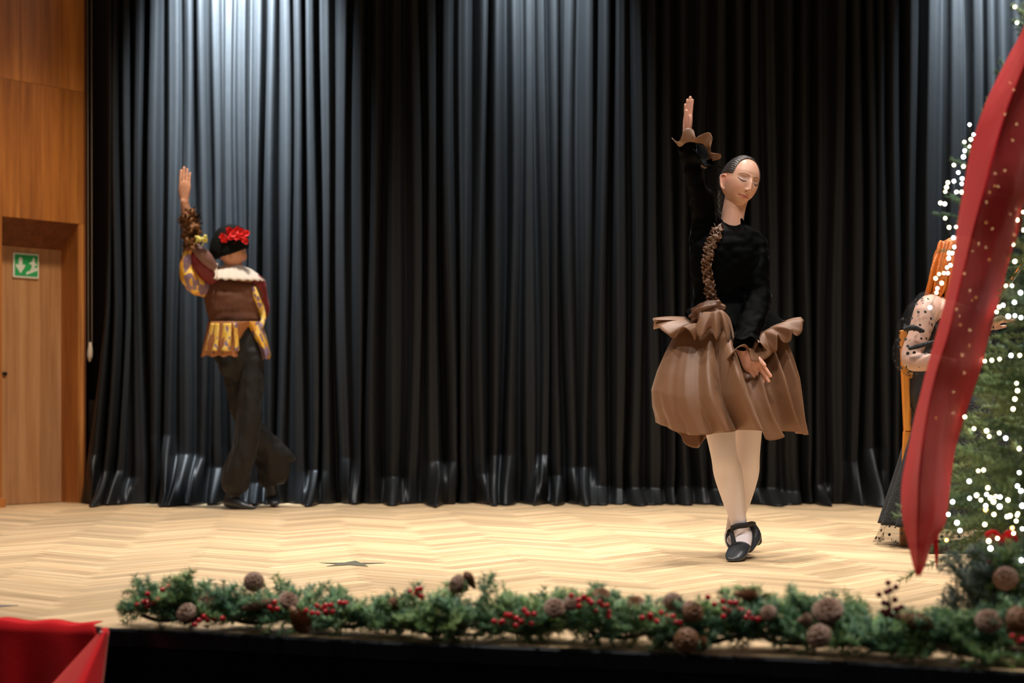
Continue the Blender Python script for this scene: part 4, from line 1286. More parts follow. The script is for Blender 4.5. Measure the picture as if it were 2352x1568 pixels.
mbh.obj('hair_bun', MATS['hair_dark'], g_root)
mbh = MB(); rr = random.Random(2)
for k in range(12):
    p = np.array(g(1652+rr.uniform(-3,7), 440+rr.uniform(-6,8), 0.055+rr.uniform(-.01,.02))); pts = []
    for q in range(16):
        pts.append(p+np.array([0.004*math.sin(q*1.3+k)+q*0.0002, 0.004*math.cos(q*1.3+k), -q*0.0052-0.001*k*0.3]))
    mbh.tube(pts, [0.0011]*16, 5, 2)
mbh.obj('nape_curls', MATS['hair_dark'], g_root)

# tights over both legs
mb = MB(); e_ = 0.0022
mb.tube([g(1648,940,-0.06), KR, g(1672,1085,-0.08), g(1684,1140,-0.07), g(1696,1195,-0.06), g(1704,1232,-0.05)], [0.066+e_,0.050+e_,0.055+e_,0.045+e_,0.030+e_,0.031+e_], 24, 6)
mb.tube([g(1714,1224,0.0), g(1709,1238,-0.06), g(1700,1256,-0.13), g(1692,1270,-0.17)], [(0.030+e_,0.028+e_),(0.032+e_,0.030+e_),(0.036+e_,0.022+e_),(0.034,0.013)], 18, 4, up=(1,0,0))
tg = remesh(mb, 'tights_leg', 0.004, 3, 'tights_cream'); link('tights_leg', tg, g_root)
mb = MB()
mb.tube([g(1716,940,0.03), KL, g(1712,1085,0.08), g(1702,1140,0.12), g(1688,1195,0.16), g(1683,1232,0.17)], [0.066+e_,0.050+e_,0.053+e_,0.043+e_,0.030+e_,0.031+e_], 24, 6)
mb.tube([g(1680,1228,0.20), g(1682,1240,0.14), g(1690,1252,0.10), g(1696,1262,0.06)], [(0.028+e_,0.026+e_),(0.030+e_,0.028+e_),(0.034+e_,0.020+e_),(0.026,0.010)], 14, 4, up=(1,0,0))
tg = remesh(mb, 'tights_leg', 0.004, 3, 'tights_cream'); link('tights_leg', tg, g_root)

# shoes: toe cap, sole, heel, strap frame
def shoe(toe_pts, toe_r, heel_pts, heel_r, heel_block, straps, parent):
    mb = MB(); mb.tube(toe_pts, toe_r, 18, 5, up=(1,0,0)); me = remesh(mb, 'shoe', 0.003, 3, 'shoe_leather'); sh = link('shoe', me, parent)
    mb = MB(); mb.tube(heel_pts, heel_r, 16, 4, up=(1,0,0)); mb.obj('heel_cup', MATS['shoe_leather'], sh)
    mb = MB(); mb.tube(heel_block[0], heel_block[1], 12, 2, up=(1,0,0)); mb.obj('heel', MATS['shoe_suede'], sh)
    for pts, w_, up in straps:
        C = cr([tuple(p) for p in pts], 8); T, X, Y = frames(C, up)
        Vs_ = np.stack([C-X*w_/2, C, C+X*w_/2], 1)
        o_ = link('strap', mesh('strap', Vs_.reshape(-1,3), grid_faces(len(C), 3), MATS['shoe_suede']), sh); thicken(o_, 0.0035)
    return sh
# front foot
st = [([g(1679,1226,-0.06), g(1681,1214,-0.095), g(1694,1208,-0.105), g(1712,1206,-0.095), g(1727,1203,-0.05), g(1735,1207,0.01), g(1730,1216,0.03)], 0.022, (0,-0.2,1)),
      ([g(1680,1222,-0.09), g(1684,1238,-0.125), g(1687,1252,-0.165), g(1686,1262,-0.18)], 0.018, (1,0,0)),
      ([g(1676,1258,-0.16), g(1690,1250,-0.17), g(1704,1252,-0.16), g(1714,1259,-0.12)], 0.016, (0,-0.3,1)),
      ([g(1731,1210,-0.03), g(1729,1226,-0.05), g(1724,1244,-0.085), g(1719,1262,-0.125)], 0.020, (1,-0.8,0))]
shoe([g(1704,1256,-0.12), g(1698,1260,-0.15), g(1692,1270,-0.185), g(1683,1280,-0.215), g(1676,1284,-0.235)],
     [(0.037,0.024),(0.041,0.027),(0.041,0.022),(0.033,0.015),(0.018,0.009)],
     [g(1727,1212,0.0), g(1733,1224,0.0), g(1732,1238,-0.03), g(1722,1248,-0.07), g(1712,1258,-0.10)], [(0.022,0.026),(0.024,0.030),(0.026,0.026),(0.030,0.016),(0.034,0.014)],
     ([g(1734,1228,0.01), g(1739,1243,-0.01)], [(0.026,0.022),(0.020,0.018)]), st, g_root)
st = [([g(1671,1228,0.12), g(1675,1220,0.11), g(1684,1218,0.12), g(1692,1222,0.17)], 0.018, (0,-0.2,1)),
      ([g(1671,1226,0.13), g(1671,1242,0.11), g(1677,1256,0.07)], 0.014, (1,-.5,0)), ([g(1684,1220,0.10), g(1688,1236,0.08), g(1692,1250,0.05)], 0.018, (1,0,0))]
shoe([g(1694,1249,0.10), g(1698,1254,0.06), g(1702,1260,0.02), g(1706,1264,-0.01)], [(0.030,0.020),(0.034,0.022),(0.032,0.018),(0.020,0.010)],
     [g(1686,1232,0.20), g(1692,1244,0.18), g(1702,1254,0.10)], [(0.024,0.024),(0.026,0.024),(0.030,0.014)],
     ([g(1716,1252,0.12), g(1720,1261,0.10)], [(0.022,0.018),(0.018,0.016)]), st, g_root)

# velvet bodice with long sleeves
mb = MB(); e_ = 0.010
mb.tube([g(1683,513,0.01), g(1681,521,0.01), g(1675,546,0.005), g(1668,590,-0.005), g(1664,640,0.0), g(1660,695,0.01), g(1664,735,0.01)],
        [(0.046,0.048),(0.066,0.056),(0.108+e_,0.076+e_),(0.138+e_,0.102+e_),(0.125+e_,0.095+e_),(0.110+e_,0.085+e_),(0.134+e_,0.100+e_)], 28, 5, up=(1,0,0))
mb.tube([g(1655,545,0.01), SR, (SR+ER)/2, ER, (ER+WR)/2+Vector((0,0,-0.005)), WR+Vector((0.0,0,-0.03))], [0.058,0.055,0.046,0.039,0.037,0.036], 20, 6)
mb.tube([g(1700,562,0.01), SL, (SL+EL)/2, EL, (EL+WL)/2, WL+Vector((0.005,0.0,0.035))], [0.055+e_,0.050+e_,0.045+e_,0.042+e_,0.042+e_,0.042], 20, 6)
mb.tube([g(1618,455,-0.07), g(1622,505,-0.03), g(1618,560,0.0), g(1622,620,0.0)], [0.040,0.050,0.058,0.050], 16, 4)
mb.tube([g(1698,533,0.01), g(1716,545,0.01), g(1738,568,0.01)], [0.036,0.046,0.050], 16, 4)
bod = remesh(mb, 'velvet_top', 0.0045, 4, 'velvet_black')
wrinkle(bod, 0.012, 14, 3.0, (1,1,0.7)); wrinkle(bod, 0.005, 34, 9.0)
bod_o = link('velvet_top', bod, g_root)
Vb = verts(bod); bod.calc_loop_triangles()
bvh = BVHTree.FromPolygons([Vector(v) for v in Vb], [tuple(p.vertices) for p in bod.polygons])
def on_bodice(px, py, off=0.004):
    o_ = Vector((0,0,CH)); d_ = (W(px, py, 1.0)-o_).normalized()
    h = bvh.ray_cast(o_, d_)
    if h[0] is None: return g(px, py, -0.10), Vector((0,-1,0))
    n_ = h[1] if h[1].dot(d_) < 0 else -h[1]
    return h[0]+n_*off, n_

# bell cuffs of velvet
def bell(name, C0, C1, r0, r1, mat, parent, waves=5, wamp=0.15, sag=(0,0,0), nr=14, nc=72, ph=0.0):
    C0, C1 = np.array(C0), np.array(C1); ax = nrm(C1-C0)
    x_ = nrm(np.cross(ax, (0, 1, 0.2))); y_ = np.cross(ax, x_); V = []
    for i in range(nr):
        t = i/(nr-1)
        for j in range(nc):
            a = 2*math.pi*j/nc
            rr_ = (r0+(r1-r0)*t**1.3)*(1+wamp*t*t*math.cos(waves*a+ph))
            V.append(C0+(C1-C0)*t+x_*rr_*math.cos(a)+y_*rr_*math.sin(a)+np.array(sag)*t*t*(0.5-0.5*math.cos(a)) + ax*0.012*t*t*math.cos(waves*a+ph+1.2))
    return shell(name, np.array(V), grid_faces(nr, nc, wrap=True), mat, parent)
def flounce(name, ctrl, parent, mat='satin_bronze', n=160, rows_=9):
    """ruffle along a loop of (px, py, dy) inner points and outer offsets (dx, dz, ddy) in px"""
    A_ = cr(np.array([(*tuple(g(p[0], p[1], p[2])), *tuple(g(p[0]+p[3], p[1]+p[4], p[2]+p[5]))) for p in ctrl], float), max(1, n//len(ctrl)))
    V = []
    for q in A_:
        a_, b_ = q[:3], q[3:]
        for k in range(rows_):
            t = k/(rows_-1); bulge = np.array([0, -0.006*math.sin(math.pi*t), 0.004*math.sin(math.pi*t)])
            V.append(a_*(1-t)+b_*t+bulge)
    return shell(name, np.array(V), grid_faces(len(A_), rows_), mat, parent, 0.0016)
bell('sleeve_bell', ER*0.45+WR*0.55, g(1603,343,-0.19), 0.044, 0.066, 'velvet_black', g_root, 4, 0.18, (0.03,0,-0.03))
flounce('cuff_ruffle', [(1566,348,-.16,-23,-32,0.02),(1560,340,-.20,-14,-20,-0.02),(1568,334,-.24,-8,-10,-.02),(1572,330,-.26,2,-34,-.01),(1582,326,-.27,10,-28,0.0),(1592,326,-.27,6,-10,-.02),(1602,328,-.26,4,-16,-.03),
                        (1612,330,-.25,16,-26,.0),(1620,336,-.24,16,-18,0.0),(1624,344,-.22,8,-4,-.03),(1626,352,-.20,8,0,-.02),(1628,360,-.18,26,-6,.0),(1624,366,-.16,30,-2,0.02),(1620,370,-.14,10,2,0.0),(1614,376,-.13,8,10,0.0),(1606,374,-.10,4,8,0.02),
                        (1590,366,-.08,-2,-4,.03),(1574,356,-.12,-18,-24,.03),(1566,348,-.16,-23,-32,0.02)], g_root)
bell('sleeve_bell', EL*0.3+WL*0.7, WL+Vector((0.012,-0.01,0.0)), 0.046, 0.062, 'velvet_black', g_root, 5, 0.12, (0.01,0,0.01))
flounce('cuff_ruffle', [(1688,806,-.24,-14,24,-.02),(1692,800,-.26,-22,24,-.03),(1700,796,-.27,-8,4,-.03),(1708,796,-.27,4,-4,-.02),(1714,800,-.26,10,8,-.02),(1718,806,-.25,8,22,-.03),(1724,802,-.23,26,26,0.0),(1728,794,-.21,44,18,0.02),(1732,786,-.19,36,6,0.0),
                        (1732,780,-.17,26,-14,.0),(1728,776,-.15,22,-12,.02),(1720,786,-.14,20,10,.02),(1706,800,-.14,0,30,.0),(1692,812,-.18,-18,36,0.0),(1684,816,-.21,-14,38,0),(1688,806,-.24,-14,24,-.02)], g_root)

# gathered ruffle down the front
path = cr(np.array([(1650,526),(1645,545),(1634,570),(1627,600),(1627,630),(1631,660),(1638,690),(1650,712)], float), 20)
V = []; npz = len(path); rrr = random.Random(8); NCR = 9
pn = [on_bodice(px, py) for px, py in path]
jit = [rrr.uniform(-.5, .5) for _ in range(npz)]
for i, ((px, py), (p, n_)) in enumerate(zip(path, pn)):
    T_ = (pn[min(npz-1, i+1)][0]-pn[max(0, i-1)][0]).normalized(); S_ = T_.cross(n_).normalized()
    ph_ = i*0.62+0.5*math.sin(i*0.37)
    wv = 0.020*(1+0.28*math.sin(ph_*2.0+jit[i]*0.6))
    for k in range(NCR):
        s = k/(NCR-1)*2-1
        lift = 0.010+0.012*math.sin(ph_*1.9+s*2.2+jit[i]*0.5)*(0.4+0.6*abs(s))
        V.append(p+S_*s*wv+n_*lift+T_*0.008*math.sin(ph_*1.3+s*5))
shell('front_ruffle', np.array([tuple(v) for v in V]), grid_faces(npz, NCR), 'satin_ruffle', g_root, 0.0015)

# skirt: gathered circle skirt swinging in a turn
SKC = 1672
def interp(y, ys, vs): return float(np.interp(y, ys, vs))
ys_ = [722, 745, 780, 820, 865, 910, 950, 975, 1000]
Lx = [1606, 1575, 1546, 1527, 1509, 1497, 1499, 1505, 1508]
Rx = [1742, 1770, 1806, 1820, 1832, 1838, 1843, 1848, 1853]
NR, NCk = 60, 420
V = np.zeros((NR, NCk, 3))
for j in range(NCk):
    a = 2*math.pi*j/NCk                # 0 = image right, pi/2 = away, 3pi/2 = toward the viewer
    fa = (a-1.5*math.pi)
    # hem height varies round the skirt
    front = max(0, -math.sin(a))
    cx_ = math.cos(a)
    hem = 990+8*math.cos(3*a+0.5)
    hem += 26*math.exp(-((cx_-0.42)/0.16)**2)*(1 if math.sin(a) < 0 else 0.2)
    hem -= 14*math.exp(-((cx_+0.95)/0.22)**2)
    if math.sin(a) > 0: hem += 34*math.exp(-((cx_+0.42)/0.18)**2)
    for i in range(NR):
        t = i/(NR-1); y = 722+(hem-722)*t
        yy = 722+(992-722)*t
        l, r_ = interp(yy, ys_, Lx), interp(yy, ys_, Rx)
        mid = (l+r_)/2; hw = (r_-l)/2
        depth = 0.10+0.15*sstep(0, 0.8, t)
        tw = 0.55*t*t                       # swing
        fa_ = a-tw*0.5
        n1 = 19
        left = 0.5-0.5*math.cos(a)          # 1 on image left
        cf = 1-2*math.sqrt(math.sin((n1*fa_+0.9*math.sin(2*fa_))/2)**2+0.012)
        fold = (0.06+1.35*(1-left)**1.2)*cf+0.30*(0.1+1.0*(1-left))*math.cos(23*fa_+1.3)
        fold += 0.9*math.exp(-((math.cos(a)-(-0.30+0.62*t))/0.13)**2)*(1 if math.sin(a) < 0 else 0)*1.6
        fr = 0.022+0.036*sstep(0.0, 0.6, t)
        rx_ = hw/F*GD; 
        ex, ey = math.cos(a), math.sin(a)
        edge = 1-abs(ex)**3*0.9             # keep the outline clean
        X_ = (mid-1176)/F*GD + ex*rx_ + ex*fr*fold*edge*0.5 + 0.012*t*math.sin(n1*fa_+1)*edge
        Y_ = GD + 0.0 + ey*depth + ey*fr*fold*edge
        Z_ = CH-(y-HZ)*GD/F
        V[i, j] = (X_, Y_, Z_)
sk = link('skirt', mesh('skirt', V.reshape(-1,3), grid_faces(NR, NCk, wrap=True), MATS['satin_bronze']), g_root); thicken(sk, 0.002)
# waist flounce over the skirt, rising to the sides
def ring_flounce(name, n, inner, outer, waves, amp, mat, parent, rows_=10, a0=0.0, a1=2*math.pi, ph=0.0):
    V = []
    for j in range(n):
        a = a0+(a1-a0)*j/(n-1)
        ix, iy, iz = inner(a); ox, oy, oz = outer(a)
        w_ = amp*math.cos(waves*a+ph+0.7*math.sin(3*a)); w2 = amp*math.sin(waves*a+ph+0.7*math.sin(3*a))
        for k in range(rows_):
            t = k/(rows_-1)
            V.append((ix+(ox-ix)*t+w2*0.8*t*abs(math.sin(a)), iy+(oy-iy)*t+w2*0.3*t, iz+(oz-iz)*t**1.1+w_*t))
    return shell(name, np.array(V), grid_faces(n, rows_), mat, parent, 0.002)
cxw = (1668-1176)/F*GD
def inn(a): return (cxw+0.15*math.cos(a), GD+0.105*math.sin(a), CH-(736-HZ)*GD/F+0.03*math.cos(a)*0)
def out_(a):
    c_, s_ = math.cos(a), math.sin(a)
    return (cxw+0.292*c_, GD+0.20*s_, CH-((745+8*(1-abs(c_)))+(8 if c_ > 0 else -4)*abs(c_)-HZ)*GD/F)
ring_flounce('hip_flounce', 200, inn, out_, 9, 0.024, 'satin_bronze', g_root, ph=1.0, a0=-0.10, a1=math.pi+0.15)
flounce('side_flounce', [(1575,728,.04,-74,2,.02),(1578,731,.01,-78,4,0),(1582,734,-.02,-66,20,-.04),(1586,738,-.05,-52,30,-.05),(1592,742,-.07,-44,34,-.02),(1600,742,-.09,-34,10,-.06),(1610,742,-.11,-26,18,-.06),(1618,742,-.12,-22,40,-.03)], g_root)
flounce('side_flounce', [(1712,792,-.17,6,12,-.02),(1722,786,-.18,10,20,-.05),(1730,778,-.18,14,8,-.08),(1738,774,-.17,28,34,-.02),(1746,768,-.16,38,36,-.05),(1752,762,-.15,34,6,-.07),(1758,758,-.14,42,28,-.01),
                         (1766,754,-.12,50,28,-.03),(1772,750,-.11,48,6,-.06),(1778,747,-.09,52,24,0.0),(1786,744,-.06,56,16,-.02),(1792,742,-.03,52,-8,-.03),(1796,740,0.0,50,-2,.01),(1800,738,.04,40,-10,.02)], g_root)
# velvet peplum, long at the image right
def inn2(a): return (cxw+0.128*math.cos(a), GD+0.095*math.sin(a), CH-(698-HZ)*GD/F)
def out2(a):
    c_, s_ = math.cos(a), math.sin(a)
    k = 0.165+0.070*sstep(-0.2, 0.8, c_)
    yy_ = 722+20*sstep(-0.2, 0.6, c_)+46*max(0.0, -s_)*sstep(-0.15, 0.35, c_)
    return (cxw+float(k)*c_, GD+(0.135+0.035*max(0, c_))*s_, CH-(float(yy_)-HZ)*GD/F)
ring_flounce('velvet_peplum', 220, inn2, out2, 10, 0.008, 'velvet_black', g_root)
# dark satin sash knot at the waist front, image left
mb = MB()
for (x0,y0,x1,y1,r0,r1) in ((1586,724,1640,702,0.013,0.017),(1590,712,1650,696,0.012,0.014),(1592,734,1644,714,0.012,0.016),(1626,700,1662,708,0.018,0.013),(1604,704,1612,738,0.010,0.012)):
    mb.tube([g(x0,y0,-0.07), g((x0+x1)/2,(y0+y1)/2-4,-0.115), g(x1,y1,-0.13)], [r0*0.7,r0*1.1,r1], 12, 4)
me = remesh(mb, 'sash', 0.0035, 2, 'satin_dark'); wrinkle(me, 0.010, 30, 3.0, (0.6,1,1.6)); link('sash', me, g_root)
flounce('sash_tail', [(1616,716,-.14,-22,40,0),(1626,716,-.15,-16,58,-.03),(1634,716,-.16,-2,36,0),(1642,714,-.17,4,66,-.03),(1650,712,-.17,10,44,.01),(1658,712,-.17,14,72,-.03),(1664,716,-.17,18,50,0.0),(1670,722,-.16,16,68,-.03),(1676,730,-.15,10,40,0.0)], g_root)
# ================================================================== the dancer at the back, seen from behind
def patch_mat(name, cols, scale=38, rough=0.4, metal=0.0, stretch=(1,1,0.6)):
    m, nt, b = newmat(name)
    tc = N(nt, 'ShaderNodeTexCoord'); mp = N(nt, 'ShaderNodeMapping'); mp.inputs['Scale'].default_value = stretch
    vo = N(nt, 'ShaderNodeTexVoronoi'); vo.inputs['Scale'].default_value = scale
    nt.links.new(tc.outputs['Object'], mp.inputs[0]); nt.links.new(mp.outputs[0], vo.inputs['Vector'])
    sp = N(nt, 'ShaderNodeSeparateColor'); nt.links.new(vo.outputs['Color'], sp.inputs[0])
    c = ramp(nt, sp.outputs[0], [(i/len(cols), c_) for i, c_ in enumerate(cols)])
    [n_ for n_ in nt.nodes if n_.type == 'VALTORGB'][0].color_ramp.interpolation = 'CONSTANT'
    nt.links.new(c, b.inputs['Base Color']); b.inputs['Roughness'].default_value = rough; b.inputs['Metallic'].default_value = metal
    return m
patch_mat('brocade_gold', [(0.85,0.48,0.06),(0.30,0.20,0.28),(0.95,0.62,0.14),(0.24,0.15,0.22),(0.75,0.34,0.05)], 34)
patch_mat('gold_stripe', [(1.0,0.66,0.12),(0.32,0.22,0.36),(0.95,0.58,0.10),(1.0,0.72,0.2)], 60)
plain('peplum_brown', (0.42,0.17,0.065), 0.55, bump=0.2, scale=60, var=0.3)
plain('vest_brown', (0.135,0.050,0.025), 0.75, bump=0.08, scale=120)
plain('red_velvet', (0.16,0.008,0.012), 0.6, sheen=0.3, sheen_tint=(1,.4,.4))
plain('sheer_brown', (0.20,0.10,0.085), 0.6)
plain('cap_black', (0.004,0.005,0.005), 0.8, bump=0.3, scale=25, spec=0.15)
plain('flower_red', (0.85,0.02,0.02), 0.6, sheen=0.3)
plain('lace_white', (0.80,0.70,0.60), 0.7, bump=0.3, scale=160)
plain('trouser_grey', (0.016,0.0155,0.0155), 0.6, bump=0.35, scale=9, sheen=0.05, spec=0.25)
plain('fur_brown', (0.26,0.12,0.05), 0.85, bump=1.0, scale=120, var=0.5)
plain('blossom_yellow', (0.62,0.55,0.14), 0.7, bump=0.5, scale=80)
BD = 10.22
def q_(px, py, dy=0.0): return W(px, py, BD+dy)
b_root = empty('person', FL(560, 1168), 'dancer seen from behind in brown vest, gold peplum and black cap with red flower', 'person')
hb = Head(q_(532, 577, -0.02), math.radians(104), math.radians(4), math.radians(3), 0.93)
mb = MB(); hb.pieces(mb, 96, 72)
mb.tube([q_(534,580,0.0), q_(536,606,0.0), q_(537,632,0.0)], [(0.050,0.052),(0.050,0.052),(0.06,0.055)], 18, 4, up=(1,0,0))
mb.tube([q_(537,630,0.0), q_(536,655,0.0), q_(536,690,0), q_(539,740,0), q_(545,790,0), q_(553,820,0), q_(555,845,0)],
        [(0.09,0.06),(0.165,0.095),(0.150,0.105),(0.125,0.090),(0.125,0.090),(0.115,0.090),(0.08,0.07)], 22, 4, up=(1,0,0))
bSL, bEL, bWL = q_(475,652,0.0), q_(447,640,-0.20), q_(424,462,-0.16)
bEL = q_(436,628,-0.12)
mb.tube([q_(500,648,0), bSL, (bSL+bEL)/2+Vector((0,0,-0.01)), bEL, q_(438,560,-0.13), q_(430,510,-0.14), bWL], [0.055,0.050,0.044,0.040,0.037,0.030,0.0245], 16, 4)
bSR, bER, bWR = q_(588,654,0.0), q_(602,712,0.08), q_(580,765,0.20)
mb.tube([q_(565,645,0), bSR, (bSR+bER)/2, bER, (bER+bWR)/2, bWR], [0.055,0.050,0.043,0.037,0.032,0.024], 16, 4)
hand(mb, bWL, (0.0,0.05,1), (0.55,0.8,0), 0.222, (0.03,0.03,0.04,0.06), 0.18, 1, 0.005)
hand(mb, bWR, (-0.6,0.3,-0.35), (0,-1,0), 0.15, (0.3,0.35,0.4,0.5), 0.4, 1, 0.03)
L1 = [q_(576,840,0), q_(577,910,-0.04), q_(571,975,-0.05), q_(558,1040,-0.03), q_(540,1100,0.0), q_(534,1140,0.0)]
L2 = [q_(532,840,0.03), q_(546,910,0.03), q_(570,975,0.04), q_(598,1040,0.13), q_(616,1095,0.22), q_(624,1140,0.27)]
for L_ in (L1, L2):
    mb.tube(L_, [0.062,0.050,0.044,0.040,0.032,0.028], 16, 4)
mb.tube([q_(532,1142,0.02), q_(540,1152,-0.02), q_(560,1158,-0.05), q_(578,1162,-0.06)], [(0.020,0.022),(0.022,0.018),(0.016,0.010),(0.008,0.006)], 14, 4, up=(0,1,0))
mb.tube([q_(624,1138,0.28), q_(626,1148,0.24), q_(630,1154,0.18)], [(0.020,0.020),(0.018,0.014),(0.012,0.008)], 14, 4, up=(1,0,0))
body2 = remesh(mb, 'body', 0.0036, 1)
V = verts(body2); col = np.tile(np.array([0.60,0.30,0.19,1.0]), (len(V), 1)); col = face_paint(hb, V, None, col); paint(body2, col)
link('body', body2, b_root)
# cap
D, Fc = sphere_dirs(120, 90)
P = head_surface(D)
lowc = (P[:,2] < -0.020+0.48*P[:,1])
keep = [f for f in Fc if not any(lowc[i] for i in f)]
Pc = P*1.15+D*0.005; Pc[:,2] += 0.040*sstep(-0.02, 0.1, P[:,2])
Pc[:,1] -= 0.012*sstep(0.0, -0.1, P[:,1])
o = link('cap', mesh('cap', hb.w(Pc), keep, MATS['cap_black']), b_root); thicken(o, 0.006)
# red flower on the cap
mb = MB(); rr = random.Random(6)
fc = q_(541, 539, -0.11)
for k in range(34):
    px, py = 541+rr.gauss(0,1)*13, 539+rr.gauss(0,1)*6.5
    px = min(566, max(514, px)); py = min(553, max(525, py))
    c = np.array(q_(px, py, -0.095+rr.uniform(-.02,.02)))
    a = rr.uniform(0, 6.28); e1 = np.array([math.cos(a), rr.uniform(-.4,.4), math.sin(a)]); e1 = nrm(e1); e2 = nrm(np.cross(e1, (0.2,1,0.1))); n_ = np.cross(e1, e2)
    V = []; 
    for i in range(5):
        for j in range(7):
            u_, v_ = (i/4-0.5)*2, (j/6-0.5)*2; r_ = 0.019
            V.append(c+e1*u_*r_+e2*v_*r_*(1-0.35*u_*u_)+n_*(0.010*(u_*u_+v_*v_)+0.004*math.sin(5*v_+k)))
    f_ = grid_faces(5, 7); mb.add(V, [tuple(x) for x in f_]); mb.add([v+n_*0.0012 for v in V], [tuple(x[::-1]) for x in f_])
mb.obj('cap_flower', MATS['flower_red'], b_root)
# vest
mb = MB(); e_ = 0.010
mb.tube([q_(537,640,0.0), q_(536,655,0.0), q_(535,690,0), q_(538,725,0), q_(540,741,0)], [(0.10,0.07),(0.165+e_,0.095+e_),(0.158+e_,0.105+e_),(0.140+e_,0.098+e_),(0.137+e_,0.095+e_)], 26, 5, up=(1,0,0))
me = remesh(mb, 'vest', 0.006, 4, 'vest_brown'); wrinkle(me, 0.004, 12, 1.0, (1,1,2.5)); link('vest', me, b_root)
# sleeves: image-left raised arm
mb = MB(); mb.tube([q_(486,650,-0.01), q_(470,660,-0.02), q_(452,655,-0.07), q_(437,640,-0.12), q_(430,615,-0.13), q_(433,590,-0.14), q_(440,575,-0.14)], [0.058,0.060,0.058,0.055,0.046,0.040,0.036], 18, 5)
me = remesh(mb, 'brocade_sleeve', 0.005, 3, 'brocade_gold'); wrinkle(me, 0.006, 18, 2.0); link('brocade_sleeve', me, b_root)
mb = MB(); mb.tube([q_(488,638,-0.06), q_(470,622,-0.10), q_(455,605,-0.14), q_(448,585,-0.15)], [0.046,0.050,0.044,0.034], 16, 4)
me = remesh(mb, 'red_undersleeve', 0.005, 3, 'red_velvet'); wrinkle(me, 0.005, 18, 4.0); link('red_undersleeve', me, b_root)
mb = MB(); mb.tube([q_(487,612,-0.10), q_(472,596,-0.13), q_(458,580,-0.15), q_(446,568,-0.15)], [0.034,0.046,0.044,0.030], 16, 4)
me = remesh(mb, 'sheer_sleeve', 0.005, 3, 'sheer_brown'); wrinkle(me, 0.004, 18, 5.0); link('sheer_sleeve', me, b_root)
# fur cuff, several ruffled layers
mb = MB(); mb.tube([q_(440,572,-0.14), q_(439,545,-0.14), q_(438,520,-0.14), q_(434,494,-0.14)], [0.038,0.045,0.050,0.040], 16, 5)
me = remesh(mb, 'ruffled_cuff', 0.005, 1, 'fur_brown'); wrinkle(me, 0.030, 40, 7.0); wrinkle(me, 0.014, 95, 2.0); link('ruffled_cuff', me, b_root)
mb = MB(); rr = random.Random(3)
for k in range(120):
    t = rr.random(); c = np.array(q_(440-6*t, 565-75*t, -0.14)); a = rr.uniform(0, 6.28); r0 = 0.038+0.012*math.sin(t*3)
    d = np.array([math.cos(a), math.sin(a), rr.uniform(-0.2,0.8)]); p = c+d*r0
    s_ = np.array([-math.sin(a), math.cos(a), 0])*0.008; l = rr.uniform(0.012, 0.03)
    mb.add([p-s_, p+s_, p+d*l+s_*0.6+np.array([0,0,rr.uniform(-.01,.01)]), p+d*l-s_*0.6, p-d*0.002], [(0,1,2,3),(4,0,3),(1,4,2),(4,3,2)])
o = mb.obj('cuff_fringe', MATS['fur_brown'], b_root); o['kind'] = 'stuff'
mb = MB()
for k in range(14): mb.ball(np.array(q_(461+rr.uniform(-12,12), 553+rr.uniform(-11,9), -0.19+rr.uniform(-.02,.02))), rr.uniform(0.008, 0.015), 10, 7)
me = remesh(mb, 'yellow_blossom', 0.004, 1, 'blossom_yellow'); link('yellow_blossom', me, b_root)
# image-right arm: dark red sleeve with a gold brocade stripe
mb = MB(); mb.tube([q_(578,648,0.0), bSR, (bSR+bER)/2, bER, (bER+bWR)/2, bWR+Vector((0,0,0.03))], [0.055,0.058,0.050,0.044,0.036,0.030], 16, 5)
me = remesh(mb, 'red_sleeve', 0.005, 3, 'red_velvet'); link('red_sleeve', me, b_root)
C = [q_(583,662,-0.07), q_(590,685,-0.065), q_(600,708,-0.02), q_(604,730,-0.02), q_(600,750,-0.05)]
mb = MB(); mb.tube(C, [(0.014,0.012),(0.020,0.012),(0.020,0.016),(0.018,0.016),(0.013,0.012)], 12, 6, up=(1,0,0)); mb.obj('gold_stripe', MATS['gold_stripe'], b_root)
# collar: wide white ruff falling over the shoulders
V = []; ncl = 160; nrl = 10
for i in range(nrl):
    t = i/(nrl-1)
    for j in range(ncl):
        a = 2*math.pi*j/ncl
        cx_, cz_ = 536+2*t, 611+22*t
        rx_ = 0.062+0.120*t+0.004*t*math.cos(22*a); ry_ = 0.056+0.075*t
        zz = CH-((cz_+6*t*math.sin(a*1+2.6)+1.5*t*math.cos(22*a))-HZ)*BD/F
        droop = -0.055*t*t
        V.append(((cx_-1176)*BD/F+rx_*math.cos(a)-0.004, BD+ry_*math.sin(a), zz+droop*0.35+0.006*math.sin(math.pi*t)))
shell('lace_collar', np.array(V), grid_faces(nrl, ncl, wrap=True), 'lace_white', b_root, 0.004)
mb = MB(); mb.tube([q_(497,605,-0.10), q_(494,615,-0.11), q_(497,628,-0.12), q_(494,640,-0.13)], [(0.010,0.003),(0.012,0.003),(0.009,0.003),(0.005,0.002)], 8, 4, up=(1,0,0)); mb.obj('cap_tie', MATS['lace_white'], b_root)
